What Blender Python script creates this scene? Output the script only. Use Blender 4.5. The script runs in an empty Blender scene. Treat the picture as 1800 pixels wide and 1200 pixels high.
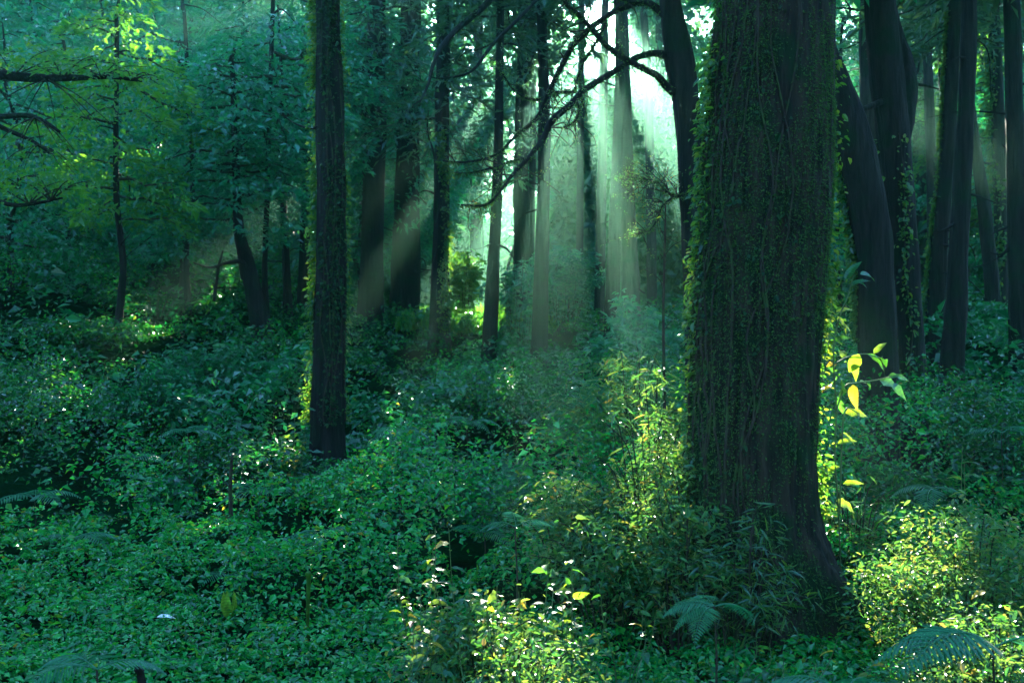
import bpy, math, random
import numpy as np
from mathutils import Vector, Matrix

rng = np.random.default_rng(7)
random.seed(7)
PI = math.pi
scene = bpy.context.scene
COL = scene.collection

# ------------------------------------------------------------------ camera
ZC = 2.75                      # eye height above the near ground
FPX = 1750.0                   # focal length in photo pixels (35 mm lens)
HY = 540.0                     # photo row of the horizon
cam_d = bpy.data.cameras.new('camera')
cam = bpy.data.objects.new('camera', cam_d)
COL.objects.link(cam)
cam.location = (0, 0, ZC)
cam.rotation_euler = (PI / 2, 0, 0)
cam_d.sensor_width = 36.0
cam_d.lens = 35.0
cam_d.shift_y = -(600.0 - HY) / 1800.0
cam_d.clip_end = 2000.0
cam_d.dof.use_dof = True
cam_d.dof.focus_distance = 9.5
cam_d.dof.aperture_fstop = 2.8
scene.camera = cam

# ------------------------------------------------------------------ sky and sun
SUN_PX, SUN_PY = 1010.0, -70.0
sx, sz = (SUN_PX - 900) / FPX, (HY - SUN_PY) / FPX
SUN = np.array([sx, 1.0, sz]); SUN /= np.linalg.norm(SUN)      # towards the sun
elev = math.asin(SUN[2]); azim = math.atan2(SUN[0], SUN[1])
world = bpy.data.worlds.new('World'); scene.world = world
world.use_nodes = True
wn = world.node_tree.nodes; wn.clear()
sky = wn.new('ShaderNodeTexSky'); sky.sky_type = 'NISHITA'
sky.sun_disc = False
sky.sun_elevation = elev; sky.sun_rotation = azim
sky.air_density = 1.3; sky.dust_density = 0.3; sky.ozone_density = 7.0
bg = wn.new('ShaderNodeBackground'); bg.inputs['Strength'].default_value = 0.15
wo = wn.new('ShaderNodeOutputWorld')
world.node_tree.links.new(sky.outputs[0], bg.inputs[0])
world.node_tree.links.new(bg.outputs[0], wo.inputs[0])
sun_d = bpy.data.lights.new('sun', 'SUN'); sun_d.energy = 4.6; sun_d.angle = math.radians(0.5)
sun_d.color = (1.0, 0.95, 0.78)
sun = bpy.data.objects.new('sun', sun_d); COL.objects.link(sun)
sun.rotation_euler = Vector(SUN).to_track_quat('Z', 'Y').to_euler()
sun.location = (0, 0, 60)

vs = scene.view_settings
scene.display_settings.display_device = 'sRGB'
vs.view_transform = 'Standard'; vs.look = 'None'
vs.gamma = 1.0; vs.use_curve_mapping = False
vs.exposure = 3.5

cy = scene.cycles
cy.use_denoising = True
try: cy.denoiser = 'OPENIMAGEDENOISE'
except Exception: pass
cy.max_bounces = 6; cy.diffuse_bounces = 2; cy.glossy_bounces = 2
cy.transmission_bounces = 4; cy.volume_bounces = 1; cy.transparent_max_bounces = 4
cy.sample_clamp_indirect = 4.0
cy.use_adaptive_sampling = False
HAZE_DENSITY = 0.0014

# ------------------------------------------------------------------ helpers
def P(px, py, Y):
    """point seen at photo pixel (px, py) at depth Y"""
    return np.array([(px - 900.0) / FPX * Y, Y, ZC + (HY - py) / FPX * Y])

def _h(ix, iy, iz):
    n = (ix.astype(np.int64) * 374761393 + iy.astype(np.int64) * 668265263 + iz.astype(np.int64) * 2147483647) & 0xffffffff
    n = ((n ^ (n >> 13)) * 1274126177) & 0xffffffff
    n = (n ^ (n >> 16)) & 0xffffffff
    return n / 4294967295.0

def vnoise(x, y, z):
    x, y, z = np.broadcast_arrays(np.asarray(x, float), np.asarray(y, float), np.asarray(z, float))
    fx, fy, fz = np.floor(x), np.floor(y), np.floor(z)
    u, v, w = x - fx, y - fy, z - fz
    u = u * u * (3 - 2 * u); v = v * v * (3 - 2 * v); w = w * w * (3 - 2 * w)
    def c(a, b, d): return _h(fx + a, fy + b, fz + d)
    x00 = c(0, 0, 0) * (1 - u) + c(1, 0, 0) * u
    x10 = c(0, 1, 0) * (1 - u) + c(1, 1, 0) * u
    x01 = c(0, 0, 1) * (1 - u) + c(1, 0, 1) * u
    x11 = c(0, 1, 1) * (1 - u) + c(1, 1, 1) * u
    return (x00 * (1 - v) + x10 * v) * (1 - w) + (x01 * (1 - v) + x11 * v) * w   # 0..1

def fbm(x, y, z, oct=3):
    s = 0; a = 0.5; t = 0
    for k in range(oct):
        s = s + a * vnoise(x * 2 ** k + 17 * k, y * 2 ** k + 31 * k, z * 2 ** k + 7 * k); t += a; a *= 0.5
    return s / t

def sstep(a, b, x):
    t = np.clip((x - a) / (b - a), 0, 1)
    return t * t * (3 - 2 * t)

def ground_z(x, y):
    x = np.asarray(x, float); y = np.asarray(y, float)
    slope = np.where(y < 15, 0, np.where(y < 30, (y - 15) * 0.128, 1.92 + (y - 30) * 0.03))
    hill = 0.20 * np.maximum(0, -x - 4) * sstep(13, 24, y)
    hill = np.minimum(hill, 5)
    right = 0.075 * np.maximum(0, np.minimum(x - 4, 30)) * sstep(12, 20, y)
    bump = (fbm(x * 0.28 + 3, y * 0.28, 0.5) - 0.5) * 0.9
    return slope + hill + right + bump * sstep(-5, 14, y)

def nrm(v):
    return v / np.maximum(np.linalg.norm(v, axis=-1, keepdims=True), 1e-9)

class MB:
    def __init__(s): s.v = []; s.q = []; s.t = []; s.n = 0
    def add(s, v, q=None, t=None):
        v = np.asarray(v, float).reshape(-1, 3)
        if q is not None and len(q): s.q.append(np.asarray(q, np.int64).reshape(-1, 4) + s.n)
        if t is not None and len(t): s.t.append(np.asarray(t, np.int64).reshape(-1, 3) + s.n)
        s.v.append(v); s.n += len(v)
    def mesh(s, name, mat, origin=(0, 0, 0), smooth=False):
        v = np.concatenate(s.v) - np.asarray(origin, float)
        q = np.concatenate(s.q) if s.q else np.zeros((0, 4), np.int64)
        t = np.concatenate(s.t) if s.t else np.zeros((0, 3), np.int64)
        me = bpy.data.meshes.new(name)
        me.vertices.add(len(v)); me.vertices.foreach_set('co', v.astype(np.float32).ravel())
        me.loops.add(q.size + t.size)
        me.loops.foreach_set('vertex_index', np.concatenate([q.ravel(), t.ravel()]).astype(np.int32))
        me.polygons.add(len(q) + len(t))
        ls = np.concatenate([np.arange(len(q)) * 4, len(q) * 4 + np.arange(len(t)) * 3]).astype(np.int32)
        me.polygons.foreach_set('loop_start', ls)
        me.polygons.foreach_set('use_smooth', np.full(len(q) + len(t), smooth, dtype=bool))
        if mat: me.materials.append(mat)
        me.update(calc_edges=True)
        return me
    def build(s, name, mat, parent=None, origin=(0, 0, 0), smooth=False):
        o = bpy.data.objects.new(name, s.mesh(name, mat, origin, smooth))
        COL.objects.link(o)
        if parent is not None: o.parent = parent
        else: o.location = origin
        return o

def tag(o, label=None, cat=None, group=None, kind=None):
    if label: o['label'] = label
    if cat: o['category'] = cat
    if group: o['group'] = group
    if kind: o['kind'] = kind
    return o

def empty(name, loc, label, cat, group=None):
    o = bpy.data.objects.new(name, None); COL.objects.link(o)
    o.location = loc; o.empty_display_size = 0.2
    return tag(o, label, cat, group)

def catmull(pts, per):
    p = np.asarray(pts, float); n = len(p)
    if n == 2:
        t = np.linspace(0, 1, per + 1)[:, None]
        return p[0] * (1 - t) + p[1] * t
    e = np.vstack([2 * p[0] - p[1], p, 2 * p[-1] - p[-2]])
    out = []
    for i in range(n - 1):
        a, b, c, d = e[i], e[i + 1], e[i + 2], e[i + 3]
        t = np.linspace(0, 1, per, endpoint=False)[:, None]
        out.append(0.5 * (2 * b + (c - a) * t + (2 * a - 5 * b + 4 * c - d) * t ** 2 + (3 * b - a - 3 * c + d) * t ** 3))
    out.append(p[-1][None])
    return np.concatenate(out)

def tube(mb, path, rad, sides=8, disp=None, cap=True):
    """path (N,3), rad (N,), disp(theta, s, path) -> radius factor"""
    path = np.asarray(path, float); rad = np.asarray(rad, float); n = len(path)
    tan = nrm(np.gradient(path, axis=0))
    ref = np.array([0.0, 1.0, 0.0])
    if abs(np.mean(tan @ ref)) > 0.8: ref = np.array([0.0, 0.0, 1.0])
    a = nrm(np.cross(tan, ref)); b = np.cross(a, tan)
    th = np.linspace(0, 2 * PI, sides, endpoint=False)
    R = rad[:, None] * np.ones((1, sides))
    if disp is not None: R = R * disp(th[None, :] * np.ones((n, 1)), path)
    v = path[:, None, :] + R[..., None] * (np.cos(th)[None, :, None] * a[:, None, :] + np.sin(th)[None, :, None] * b[:, None, :])
    i = np.arange(n - 1)[:, None] * sides; j = np.arange(sides)[None, :]; k = (j + 1) % sides
    q = np.stack([i + j, i + k, i + sides + k, i + sides + j], -1).reshape(-1, 4)
    t = []
    vv = v.reshape(-1, 3)
    if cap:
        vv = np.vstack([vv, path[-1], path[0]])
        m = n * sides
        for jj in range(sides):
            t.append([m, (n - 1) * sides + jj, (n - 1) * sides + (jj + 1) % sides])
            t.append([m + 1, (jj + 1) % sides, jj])
    mb.add(vv, q, t)

def leaf_batch(mb, pos, d, n, L, W, six=False, fold=0.18, droop=0.12):
    pos = np.asarray(pos, float); d = nrm(np.asarray(d, float)); n = np.asarray(n, float)
    n = nrm(n - d * np.sum(n * d, -1, keepdims=True)); s = np.cross(d, n)
    N = len(pos)
    if N == 0: return
    L = (np.ones(N) * L)[:, None]; W = (np.ones(N) * W)[:, None]
    if not six:
        v = np.stack([pos,
                      pos + d * L * 0.42 + s * W * 0.5 + n * W * fold,
                      pos + d * L - n * L * droop,
                      pos + d * L * 0.42 - s * W * 0.5 + n * W * fold], 1)
        b = np.arange(N)[:, None] * 4
        t = np.concatenate([b + np.array([[0, 1, 2]]), b + np.array([[0, 2, 3]])], 0)
        mb.add(v, None, t)
    else:
        v = np.stack([pos,
                      pos + d * L * 0.25 + s * W * 0.42 + n * W * fold,
                      pos + d * L * 0.66 + s * W * 0.36 + n * (W * fold - L * droop * 0.4),
                      pos + d * L - n * L * droop,
                      pos + d * L * 0.66 - s * W * 0.36 + n * (W * fold - L * droop * 0.4),
                      pos + d * L * 0.25 - s * W * 0.42 + n * W * fold], 1)
        b = np.arange(N)[:, None] * 6
        mb.add(v, np.concatenate([b + np.array([[0, 1, 2, 3]]), b + np.array([[0, 3, 4, 5]])], 0))

def rand_dirs(N, zscale=1.0):
    v = rng.normal(size=(N, 3)); v[:, 2] *= zscale
    return nrm(v)

# ------------------------------------------------------------------ materials
def new_mat(name):
    m = bpy.data.materials.new(name); m.use_nodes = True
    nt = m.node_tree; nt.nodes.clear()
    return m, nt, nt.nodes, nt.links

def leaf_mat(name, cols, trans, tmix=0.45, rough=0.38, spec=0.5, vary=False):
    """cols: list of (pos, rgb) picked at random for each leaf"""
    m, nt, N, Lk = new_mat(name)
    g = N.new('ShaderNodeNewGeometry')
    r = N.new('ShaderNodeValToRGB')
    cr = r.color_ramp
    while len(cr.elements) < len(cols): cr.elements.new(0.5)
    for e, (p, c) in zip(cr.elements, cols): e.position = p; e.color = (*c, 1)
    Lk.new(g.outputs['Random Per Island'], r.inputs[0])
    b = N.new('ShaderNodeBsdfPrincipled')
    b.inputs['Roughness'].default_value = rough
    b.inputs['Specular IOR Level'].default_value = spec
    if vary:
        tc = N.new('ShaderNodeTexCoord'); oi = N.new('ShaderNodeObjectInfo')
        nz = N.new('ShaderNodeTexNoise'); nz.inputs['Scale'].default_value = 5.0; nz.inputs['Detail'].default_value = 5
        ad = N.new('ShaderNodeVectorMath'); ad.operation = 'ADD'
        Lk.new(tc.outputs['Object'], ad.inputs[0]); Lk.new(oi.outputs['Random'], ad.inputs[1]); Lk.new(ad.outputs[0], nz.inputs['Vector'])
        wv = N.new('ShaderNodeTexWave'); wv.inputs['Scale'].default_value = 3.2; wv.inputs['Distortion'].default_value = 1.2; wv.bands_direction = 'Y'
        Lk.new(tc.outputs['Object'], wv.inputs['Vector'])
        mr = N.new('ShaderNodeMapRange'); mr.inputs[1].default_value = 0.3; mr.inputs[2].default_value = 0.75; mr.inputs[3].default_value = 0.45; mr.inputs[4].default_value = 1.25
        Lk.new(nz.outputs[0], mr.inputs[0])
        mw = N.new('ShaderNodeMapRange'); mw.inputs[3].default_value = 0.8; mw.inputs[4].default_value = 1.1; Lk.new(wv.outputs['Fac'], mw.inputs[0])
        mm = N.new('ShaderNodeMath'); mm.operation = 'MULTIPLY'; Lk.new(mr.outputs[0], mm.inputs[0]); Lk.new(mw.outputs[0], mm.inputs[1])
        def varied(sock):
            vm = N.new('ShaderNodeVectorMath'); vm.operation = 'SCALE'; Lk.new(sock, vm.inputs[0]); Lk.new(mm.outputs[0], vm.inputs['Scale']); return vm.outputs[0]
    else:
        varied = lambda sock: sock
    Lk.new(varied(r.outputs[0]), b.inputs['Base Color'])
    r2 = N.new('ShaderNodeValToRGB'); cr2 = r2.color_ramp
    while len(cr2.elements) < len(trans): cr2.elements.new(0.5)
    for e, (p, c) in zip(cr2.elements, trans): e.position = p; e.color = (*c, 1)
    Lk.new(g.outputs['Random Per Island'], r2.inputs[0])
    t = N.new('ShaderNodeBsdfTranslucent')
    Lk.new(varied(r2.outputs[0]), t.inputs['Color'])
    ms = N.new('ShaderNodeMixShader'); ms.inputs[0].default_value = tmix
    Lk.new(b.outputs[0], ms.inputs[1]); Lk.new(t.outputs[0], ms.inputs[2])
    o = N.new('ShaderNodeOutputMaterial'); Lk.new(ms.outputs[0], o.inputs[0])
    return m

def plain_leaf(name, col, trans, tmix=0.45, rough=0.35):
    return leaf_mat(name, [(0, col), (1, col)], [(0, trans), (1, trans)], tmix, rough, 0.5, True)

def bark_mat(name, dark, light, moss, mossamt=0.5, scale=1.0):
    m, nt, N, Lk = new_mat(name)
    tc = N.new('ShaderNodeTexCoord')
    mp = N.new('ShaderNodeMapping'); mp.inputs['Scale'].default_value = (14 * scale, 14 * scale, 1.6 * scale)
    Lk.new(tc.outputs['Object'], mp.inputs[0])
    n1 = N.new('ShaderNodeTexNoise'); n1.inputs['Scale'].default_value = 1.0; n1.inputs['Detail'].default_value = 6
    Lk.new(mp.outputs[0], n1.inputs['Vector'])
    r = N.new('ShaderNodeValToRGB'); r.color_ramp.elements[0].position = 0.35; r.color_ramp.elements[1].position = 0.72
    r.color_ramp.elements[0].color = (*dark, 1); r.color_ramp.elements[1].color = (*light, 1)
    Lk.new(n1.outputs[0], r.inputs[0])
    n2 = N.new('ShaderNodeTexNoise'); n2.inputs['Scale'].default_value = 2.2 * scale; n2.inputs['Detail'].default_value = 5
    Lk.new(tc.outputs['Object'], n2.inputs['Vector'])
    r2 = N.new('ShaderNodeValToRGB'); r2.color_ramp.elements[0].position = 0.62 - 0.3 * mossamt; r2.color_ramp.elements[1].position = 0.75 - 0.3 * mossamt
    Lk.new(n2.outputs[0], r2.inputs[0])
    mx = N.new('ShaderNodeMix'); mx.data_type = 'RGBA'
    Lk.new(r2.outputs[0], mx.inputs[0]); Lk.new(r.outputs[0], mx.inputs[6]); mx.inputs[7].default_value = (*moss, 1)
    b = N.new('ShaderNodeBsdfPrincipled'); b.inputs['Roughness'].default_value = 0.9
    b.inputs['Specular IOR Level'].default_value = 0.2
    Lk.new(mx.outputs[2], b.inputs['Base Color'])
    bp = N.new('ShaderNodeBump'); bp.inputs['Strength'].default_value = 1.0; bp.inputs['Distance'].default_value = 0.08
    Lk.new(n1.outputs[0], bp.inputs['Height']); Lk.new(bp.outputs[0], b.inputs['Normal'])
    o = N.new('ShaderNodeOutputMaterial'); Lk.new(b.outputs[0], o.inputs[0])
    return m

G = lambda *a: a
M = {}
M['bark_main'] = bark_mat('bark_mossy_main', (0.0025, 0.003, 0.0022), (0.034, 0.026, 0.016), (0.002, 0.014, 0.003), 0.42)
M['bark_dark'] = bark_mat('bark_dark', (0.0015, 0.002, 0.002), (0.015, 0.014, 0.011), (0.002, 0.011, 0.003), 0.38)
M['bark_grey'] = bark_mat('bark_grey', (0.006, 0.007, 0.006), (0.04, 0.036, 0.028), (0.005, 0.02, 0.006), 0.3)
M['twig'] = bark_mat('twig_bark', (0.015, 0.012, 0.009), (0.05, 0.04, 0.028), (0.03, 0.06, 0.015), 0.45, 3.0)
M['ground'] = bark_mat('forest_soil', (0.002, 0.004, 0.002), (0.005, 0.009, 0.004), (0.002, 0.016, 0.005), 0.8, 0.5)
M['ground'].node_tree.nodes['Principled BSDF'].inputs['Specular IOR Level'].default_value = 0.0
M['cover'] = leaf_mat('ground_cover_leaf',
    [(0, (0.001, 0.08, 0.022)), (0.45, (0.002, 0.19, 0.036)), (0.85, (0.008, 0.30, 0.042)), (0.985, (0.04, 0.22, 0.02)), (1.0, (0.10, 0.08, 0.02))],
    [(0, (0.004, 0.22, 0.03)), (0.5, (0.02, 0.36, 0.03)), (0.9, (0.12, 0.50, 0.02)), (1.0, (0.45, 0.35, 0.03))], 0.40, 0.24, 0.55)
M['cover_shaded'] = leaf_mat('shade_toned_undergrowth_leaf',  # darker copy of the cover leaf; midground shade put into its colour
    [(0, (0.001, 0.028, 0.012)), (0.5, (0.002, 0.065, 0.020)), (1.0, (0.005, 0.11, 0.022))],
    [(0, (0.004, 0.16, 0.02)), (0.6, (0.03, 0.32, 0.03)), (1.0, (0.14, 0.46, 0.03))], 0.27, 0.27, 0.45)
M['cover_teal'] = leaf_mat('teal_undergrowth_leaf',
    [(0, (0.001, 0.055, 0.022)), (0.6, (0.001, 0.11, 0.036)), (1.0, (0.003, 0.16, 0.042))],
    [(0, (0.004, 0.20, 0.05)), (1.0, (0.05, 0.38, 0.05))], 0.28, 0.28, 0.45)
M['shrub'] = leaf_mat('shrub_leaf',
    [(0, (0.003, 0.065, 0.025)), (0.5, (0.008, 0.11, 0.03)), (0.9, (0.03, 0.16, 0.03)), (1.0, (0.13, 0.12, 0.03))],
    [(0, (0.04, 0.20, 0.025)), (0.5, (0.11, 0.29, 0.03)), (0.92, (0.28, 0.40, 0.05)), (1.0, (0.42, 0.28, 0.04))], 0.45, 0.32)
M['crown'] = leaf_mat('crown_leaf',
    [(0, (0.001, 0.08, 0.050)), (0.5, (0.001, 0.17, 0.095)), (1.0, (0.004, 0.23, 0.095))],
    [(0, (0.004, 0.22, 0.07)), (0.6, (0.015, 0.36, 0.08)), (1.0, (0.08, 0.45, 0.05))], 0.42, 0.30, 0.9)
M['maple'] = leaf_mat('light_crown_leaf',
    [(0, (0.004, 0.11, 0.03)), (1.0, (0.025, 0.18, 0.025))],
    [(0, (0.06, 0.34, 0.025)), (1.0, (0.22, 0.46, 0.03))], 0.5, 0.4)
M['conifer'] = leaf_mat('conifer_needles',
    [(0, (0.001, 0.04, 0.026)), (0.6, (0.002, 0.07, 0.038)), (1.0, (0.012, 0.09, 0.03))],
    [(0, (0.02, 0.14, 0.04)), (1.0, (0.14, 0.28, 0.05))], 0.3, 0.5)
M['ivy'] = leaf_mat('ivy_leaf',
    [(0, (0.001, 0.035, 0.018)), (0.6, (0.003, 0.06, 0.022)), (1.0, (0.015, 0.09, 0.02))],
    [(0, (0.06, 0.30, 0.02)), (0.6, (0.20, 0.48, 0.03)), (1.0, (0.45, 0.55, 0.04))], 0.42, 0.32)
M['ivy_shaded'] = leaf_mat('shade_toned_ivy_leaf', [(0, (0.001, 0.018, 0.009)), (0.7, (0.002, 0.035, 0.013)), (1.0, (0.010, 0.055, 0.012))],  # darker copy of the ivy leaf; shade on trunk fronts put into colour
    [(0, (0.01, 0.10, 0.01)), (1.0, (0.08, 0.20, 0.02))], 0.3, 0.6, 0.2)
M['moss'] = leaf_mat('moss_tuft',
    [(0, (0.004, 0.030, 0.005)), (0.6, (0.010, 0.065, 0.008)), (1.0, (0.028, 0.11, 0.008))],
    [(0, (0.02, 0.14, 0.015)), (1.0, (0.14, 0.28, 0.02))], 0.25, 0.8)
M['fern'] = leaf_mat('fern_frond',
    [(0, (0.002, 0.10, 0.036)), (1.0, (0.005, 0.15, 0.045))],
    [(0, (0.03, 0.25, 0.08)), (1.0, (0.05, 0.30, 0.10))], 0.35, 0.35)
M['broad'] = plain_leaf('broad_leaf_green', (0.004, 0.10, 0.04), (0.12, 0.42, 0.03), 0.45, 0.34)
M['broad2'] = plain_leaf('broad_leaf_light', (0.03, 0.16, 0.03), (0.38, 0.60, 0.03), 0.55, 0.38)
M['bamboo'] = plain_leaf('bamboo_leaf_green', (0.003, 0.075, 0.03), (0.10, 0.32, 0.03), 0.4, 0.3)
M['yellow'] = plain_leaf('leaf_yellow', (0.42, 0.30, 0.02), (0.75, 0.55, 0.04), 0.5, 0.4)
M['rust'] = plain_leaf('leaf_rust', (0.28, 0.07, 0.015), (0.6, 0.18, 0.03), 0.4, 0.5)
M['pale'] = plain_leaf('leaf_dead_pale', (0.80, 0.80, 0.70), (0.5, 0.5, 0.45), 0.10, 0.6)
M['stem'] = plain_leaf('green_stem', (0.05, 0.12, 0.03), (0.2, 0.35, 0.04), 0.15, 0.5)
M['far'] = leaf_mat('far_wood_leaf',
    [(0, (0.001, 0.05, 0.035)), (1.0, (0.004, 0.11, 0.055))],
    [(0, (0.03, 0.22, 0.05)), (1.0, (0.12, 0.38, 0.06))], 0.42, 0.5)

# ------------------------------------------------------------------ corridors cut through the leaves along the sun's way, to light chosen spots
OPEN = []   # (point, radius)
def opening(px, py, Y, r): OPEN.append((P(px, py, Y), r))
opening(850, 1000, 6.7, 0.8); opening(980, 1030, 6.7, 0.4); opening(760, 1090, 6.6, 0.5); opening(790, 950, 7.0, 0.5); opening(1060, 1000, 7.0, 0.4)
opening(1175, 720, 8.9, 0.48); opening(1130, 640, 9.2, 0.4); opening(1208, 480, 8.9, 0.18); opening(1220, 330, 8.9, 0.18); opening(1238, 190, 8.9, 0.16); opening(1150, 900, 8.4, 0.45); opening(1075, 800, 8.7, 0.35); opening(1025, 770, 8.7, 0.3); opening(1110, 570, 9.4, 0.3)
opening(1480, 640, 8.8, 0.6); opening(1640, 950, 7.5, 0.85); opening(1540, 1060, 7.2, 0.45); opening(1470, 150, 8.7, 0.35)
opening(1095, 330, 17, 0.38); opening(1145, 340, 17, 0.52); opening(1190, 360, 17, 0.42); opening(1060, 250, 20, 0.22); opening(1030, 330, 22, 0.2); opening(1100, 120, 26, 0.8); opening(1160, 345, 14.9, 0.3); opening(1100, 610, 12.6, 0.5)
opening(1630, 250, 28, 0.9); opening(1690, 180, 36, 1.0); opening(1740, 80, 40, 1.3); opening(1490, 130, 31, 0.8); opening(1610, 60, 46, 1.3); opening(1668, 180, 21.4, 0.35); opening(1648, 470, 21.4, 0.3)
opening(890, 330, 25, 0.45); opening(925, 300, 25, 0.25); opening(855, 330, 26, 0.25); opening(830, 555, 38, 2.6); opening(860, 558, 33, 1.8);
opening(200, 50, 21, 0.9); opening(250, 55, 21, 0.5); opening(110, 100, 15.3, 0.3); opening(60, 30, 21, 0.5); opening(60, 280, 20, 0.4); opening(220, 290, 23, 0.4)
opening(1655, 330, 21, 0.35); opening(1490, 300, 15.1, 0.25); opening(1500, 420, 15.1, 0.25); opening(553, 250, 15.3, 0.4); opening(550, 480, 15.3, 0.35); opening(545, 640, 15.3, 0.3); opening(556, 60, 15.3, 0.3)
opening(500, 745, 14.6, 0.55); opening(90, 690, 16.5, 0.8); opening(690, 690, 18, 0.5); opening(320, 730, 15.2, 0.7); opening(220, 560, 23, 0.9); opening(860, 670, 18, 0.6); opening(190, 820, 12.0, 0.5); opening(350, 505, 26, 0.8)
opening(815, 450, 30, 0.7); opening(1640, 600, 20, 0.5)
OP = np.array([o[0] for o in OPEN]); ORad = np.array([o[1] for o in OPEN])

def keep(pos, tmin=2.0):
    pos = np.asarray(pos, float)
    k = np.ones(len(pos), bool)
    jit = 0.75 + 0.6 * fbm(pos[:, 0] * 0.9, pos[:, 1] * 0.9, pos[:, 2] * 0.9, 2)
    for c, r in zip(OP, ORad):
        d = pos - c; t = d @ SUN
        dist = np.linalg.norm(d - t[:, None] * SUN, axis=1)
        k &= ~((t > tmin) & (dist < r * jit))
    return k

# ------------------------------------------------------------------ ground
def make_ground():
    ys = np.concatenate([np.linspace(-90, 3, 30, endpoint=False), np.linspace(3, 48, 130, endpoint=False), np.linspace(48, 400, 40)])
    xs = np.concatenate([np.linspace(-300, -26, 22, endpoint=False), np.linspace(-26, 26, 120, endpoint=False), np.linspace(26, 300, 23)])
    X, Yg = np.meshgrid(xs, ys)
    Z = ground_z(X, Yg)
    mb = MB(); w = len(xs)
    i = np.arange(len(ys) - 1)[:, None] * w + np.arange(w - 1)[None, :]
    mb.add(np.stack([X, Yg, Z], -1), np.stack([i, i + 1, i + w + 1, i + w], -1))
    tag(mb.build('ground', M['ground'], smooth=True), kind='structure')
make_ground()

# ------------------------------------------------------------------ ground cover and undergrowth (uncountable small leaves)
def mound(x, y):
    w = 0.5 * (fbm(x * 0.9, y * 0.9, 8.1, 2) - 0.5)
    a = fbm(x * 0.85 + w, y * 0.85 - w, 3.3, 2)
    c = fbm(x * 2.6, y * 2.6, 6.3, 2)
    h = sstep(0.44, 0.56, a) * (0.6 + 0.8 * vnoise(x * 0.5, y * 0.5, 2.2))
    near = sstep(8.0, 11.5, y) * (1 - 0.62 * sstep(17, 27, y) * sstep(-9, -5, x))
    near = near * (1 - 0.75 * np.exp(-((x + 2.6) / 1.2) ** 2) * sstep(9, 11, y) * sstep(16.5, 14.5, y))
    base = 0.06 + 0.36 * sstep(0.42, 0.62, c) * (0.30 + 0.9 * near)
    return base + h * (0.10 + 1.05 * near)

def species(x, y):
    return fbm(x * 0.42 + 11, y * 0.42, 4.4, 2)

def scatter(mb, x0, x1, y0, y1, dens, L, six, pick=None):
    n = int((x1 - x0) * (y1 - y0) * dens)
    y = rng.uniform(y0, y1, n); x = rng.uniform(x0, x1, n)
    lim = 0.60 * y + 1.0
    k = np.abs(x) < lim; x = x[k]; y = y[k]; n = len(x)
    h = mound(x, y)
    e = 0.08
    gx = (mound(x + e, y) - h) / e; gy = (mound(x, y + e) - h) / e
    u = 1 - rng.beta(1.0, 2.6, n) * 0.9
    z = ground_z(x, y) + h * u + rng.normal(0, 0.015, n)
    # leaf normals follow the mound, mostly facing the light from above
    nn = nrm(np.stack([-gx * 0.5, -gy * 0.5, np.ones(n)], 1) + rng.normal(0, 0.42, (n, 3)))
    d = rng.normal(size=(n, 3)); d[:, 2] = d[:, 2] * 0.3 - 0.25
    l = L * rng.lognormal(0, 0.28, n)
    pos = np.stack([x, y, z], 1)
    bare = sstep(0.34, 0.52, fbm(x * 1.5 + 5, y * 1.5, 1.7, 2)) + 0.15 + 0.45 * sstep(11, 8.5, y)
    bare = bare * (0.18 + 0.82 * np.maximum(sstep(0.36, 0.50, fbm(x * 0.55 + 2, y * 0.55, 7.7, 2)), 0.25 + 0.75 * sstep(13.5, 9.5, y)))
    k = keep(pos, 1.3) & (rng.random(n) < bare)
    k &= rng.random(n) < np.clip(1.25 - 0.30 * np.hypot(gx, gy), 0.06, 1)  # hollows and steep sides thinned; dark soil there stands in for shade
    if pick is not None:
        sp = species(x, y) + rng.normal(0, 0.03, n); k &= (sp >= pick[0]) & (sp < pick[1])
    leaf_batch(mb, pos[k], d[k], nn[k], l[k], (l * rng.uniform(0.45, 0.75, n))[k], six)

mb = MB()
scatter(mb, -6, 6, 5.6, 9.6, 1700, 0.056, False)
scatter(mb, -7.5, 7.5, 9.6, 12.5, 1050, 0.064, False)
tag(mb.build('ground_cover', M['cover']), 'small glossy green leaves carpeting the forest floor in front', 'ground cover', kind='stuff')
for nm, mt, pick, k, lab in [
        ('undergrowth', 'cover_shaded', (-1.0, 0.50), 1.0, 'low undergrowth in mounds between the trunks, shade put into its leaf colour'),
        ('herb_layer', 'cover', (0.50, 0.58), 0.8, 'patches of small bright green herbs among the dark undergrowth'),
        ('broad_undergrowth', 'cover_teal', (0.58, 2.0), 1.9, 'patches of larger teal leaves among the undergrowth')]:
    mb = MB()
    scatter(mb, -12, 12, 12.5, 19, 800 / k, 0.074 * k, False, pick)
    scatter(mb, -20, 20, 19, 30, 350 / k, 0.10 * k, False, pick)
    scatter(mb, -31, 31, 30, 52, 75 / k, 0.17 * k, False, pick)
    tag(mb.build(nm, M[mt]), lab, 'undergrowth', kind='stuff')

def sunny_grass():
    mb = MB(); n = 9000
    y = rng.uniform(29, 41, n); x = rng.uniform(-3.4, 1.2, n); z = ground_z(x, y) + 0.10
    k = fbm(x * 1.2, y * 0.8, 1.1, 2) > 0.38
    pos = np.stack([x, y, z], 1)[k]; n = len(pos)
    l = rng.uniform(0.25, 0.6, n)
    leaf_batch(mb, pos, np.array([0, 0, 1.0]) + rng.normal(0, 0.35, (n, 3)), np.array([0, -1.0, 0]) + rng.normal(0, 0.5, (n, 3)), l, l * 0.22)
    tag(mb.build('sunlit_grass', M['maple']), 'strip of bright yellow-green grass lit between the far trunks', 'grass', kind='stuff')
sunny_grass()

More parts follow.
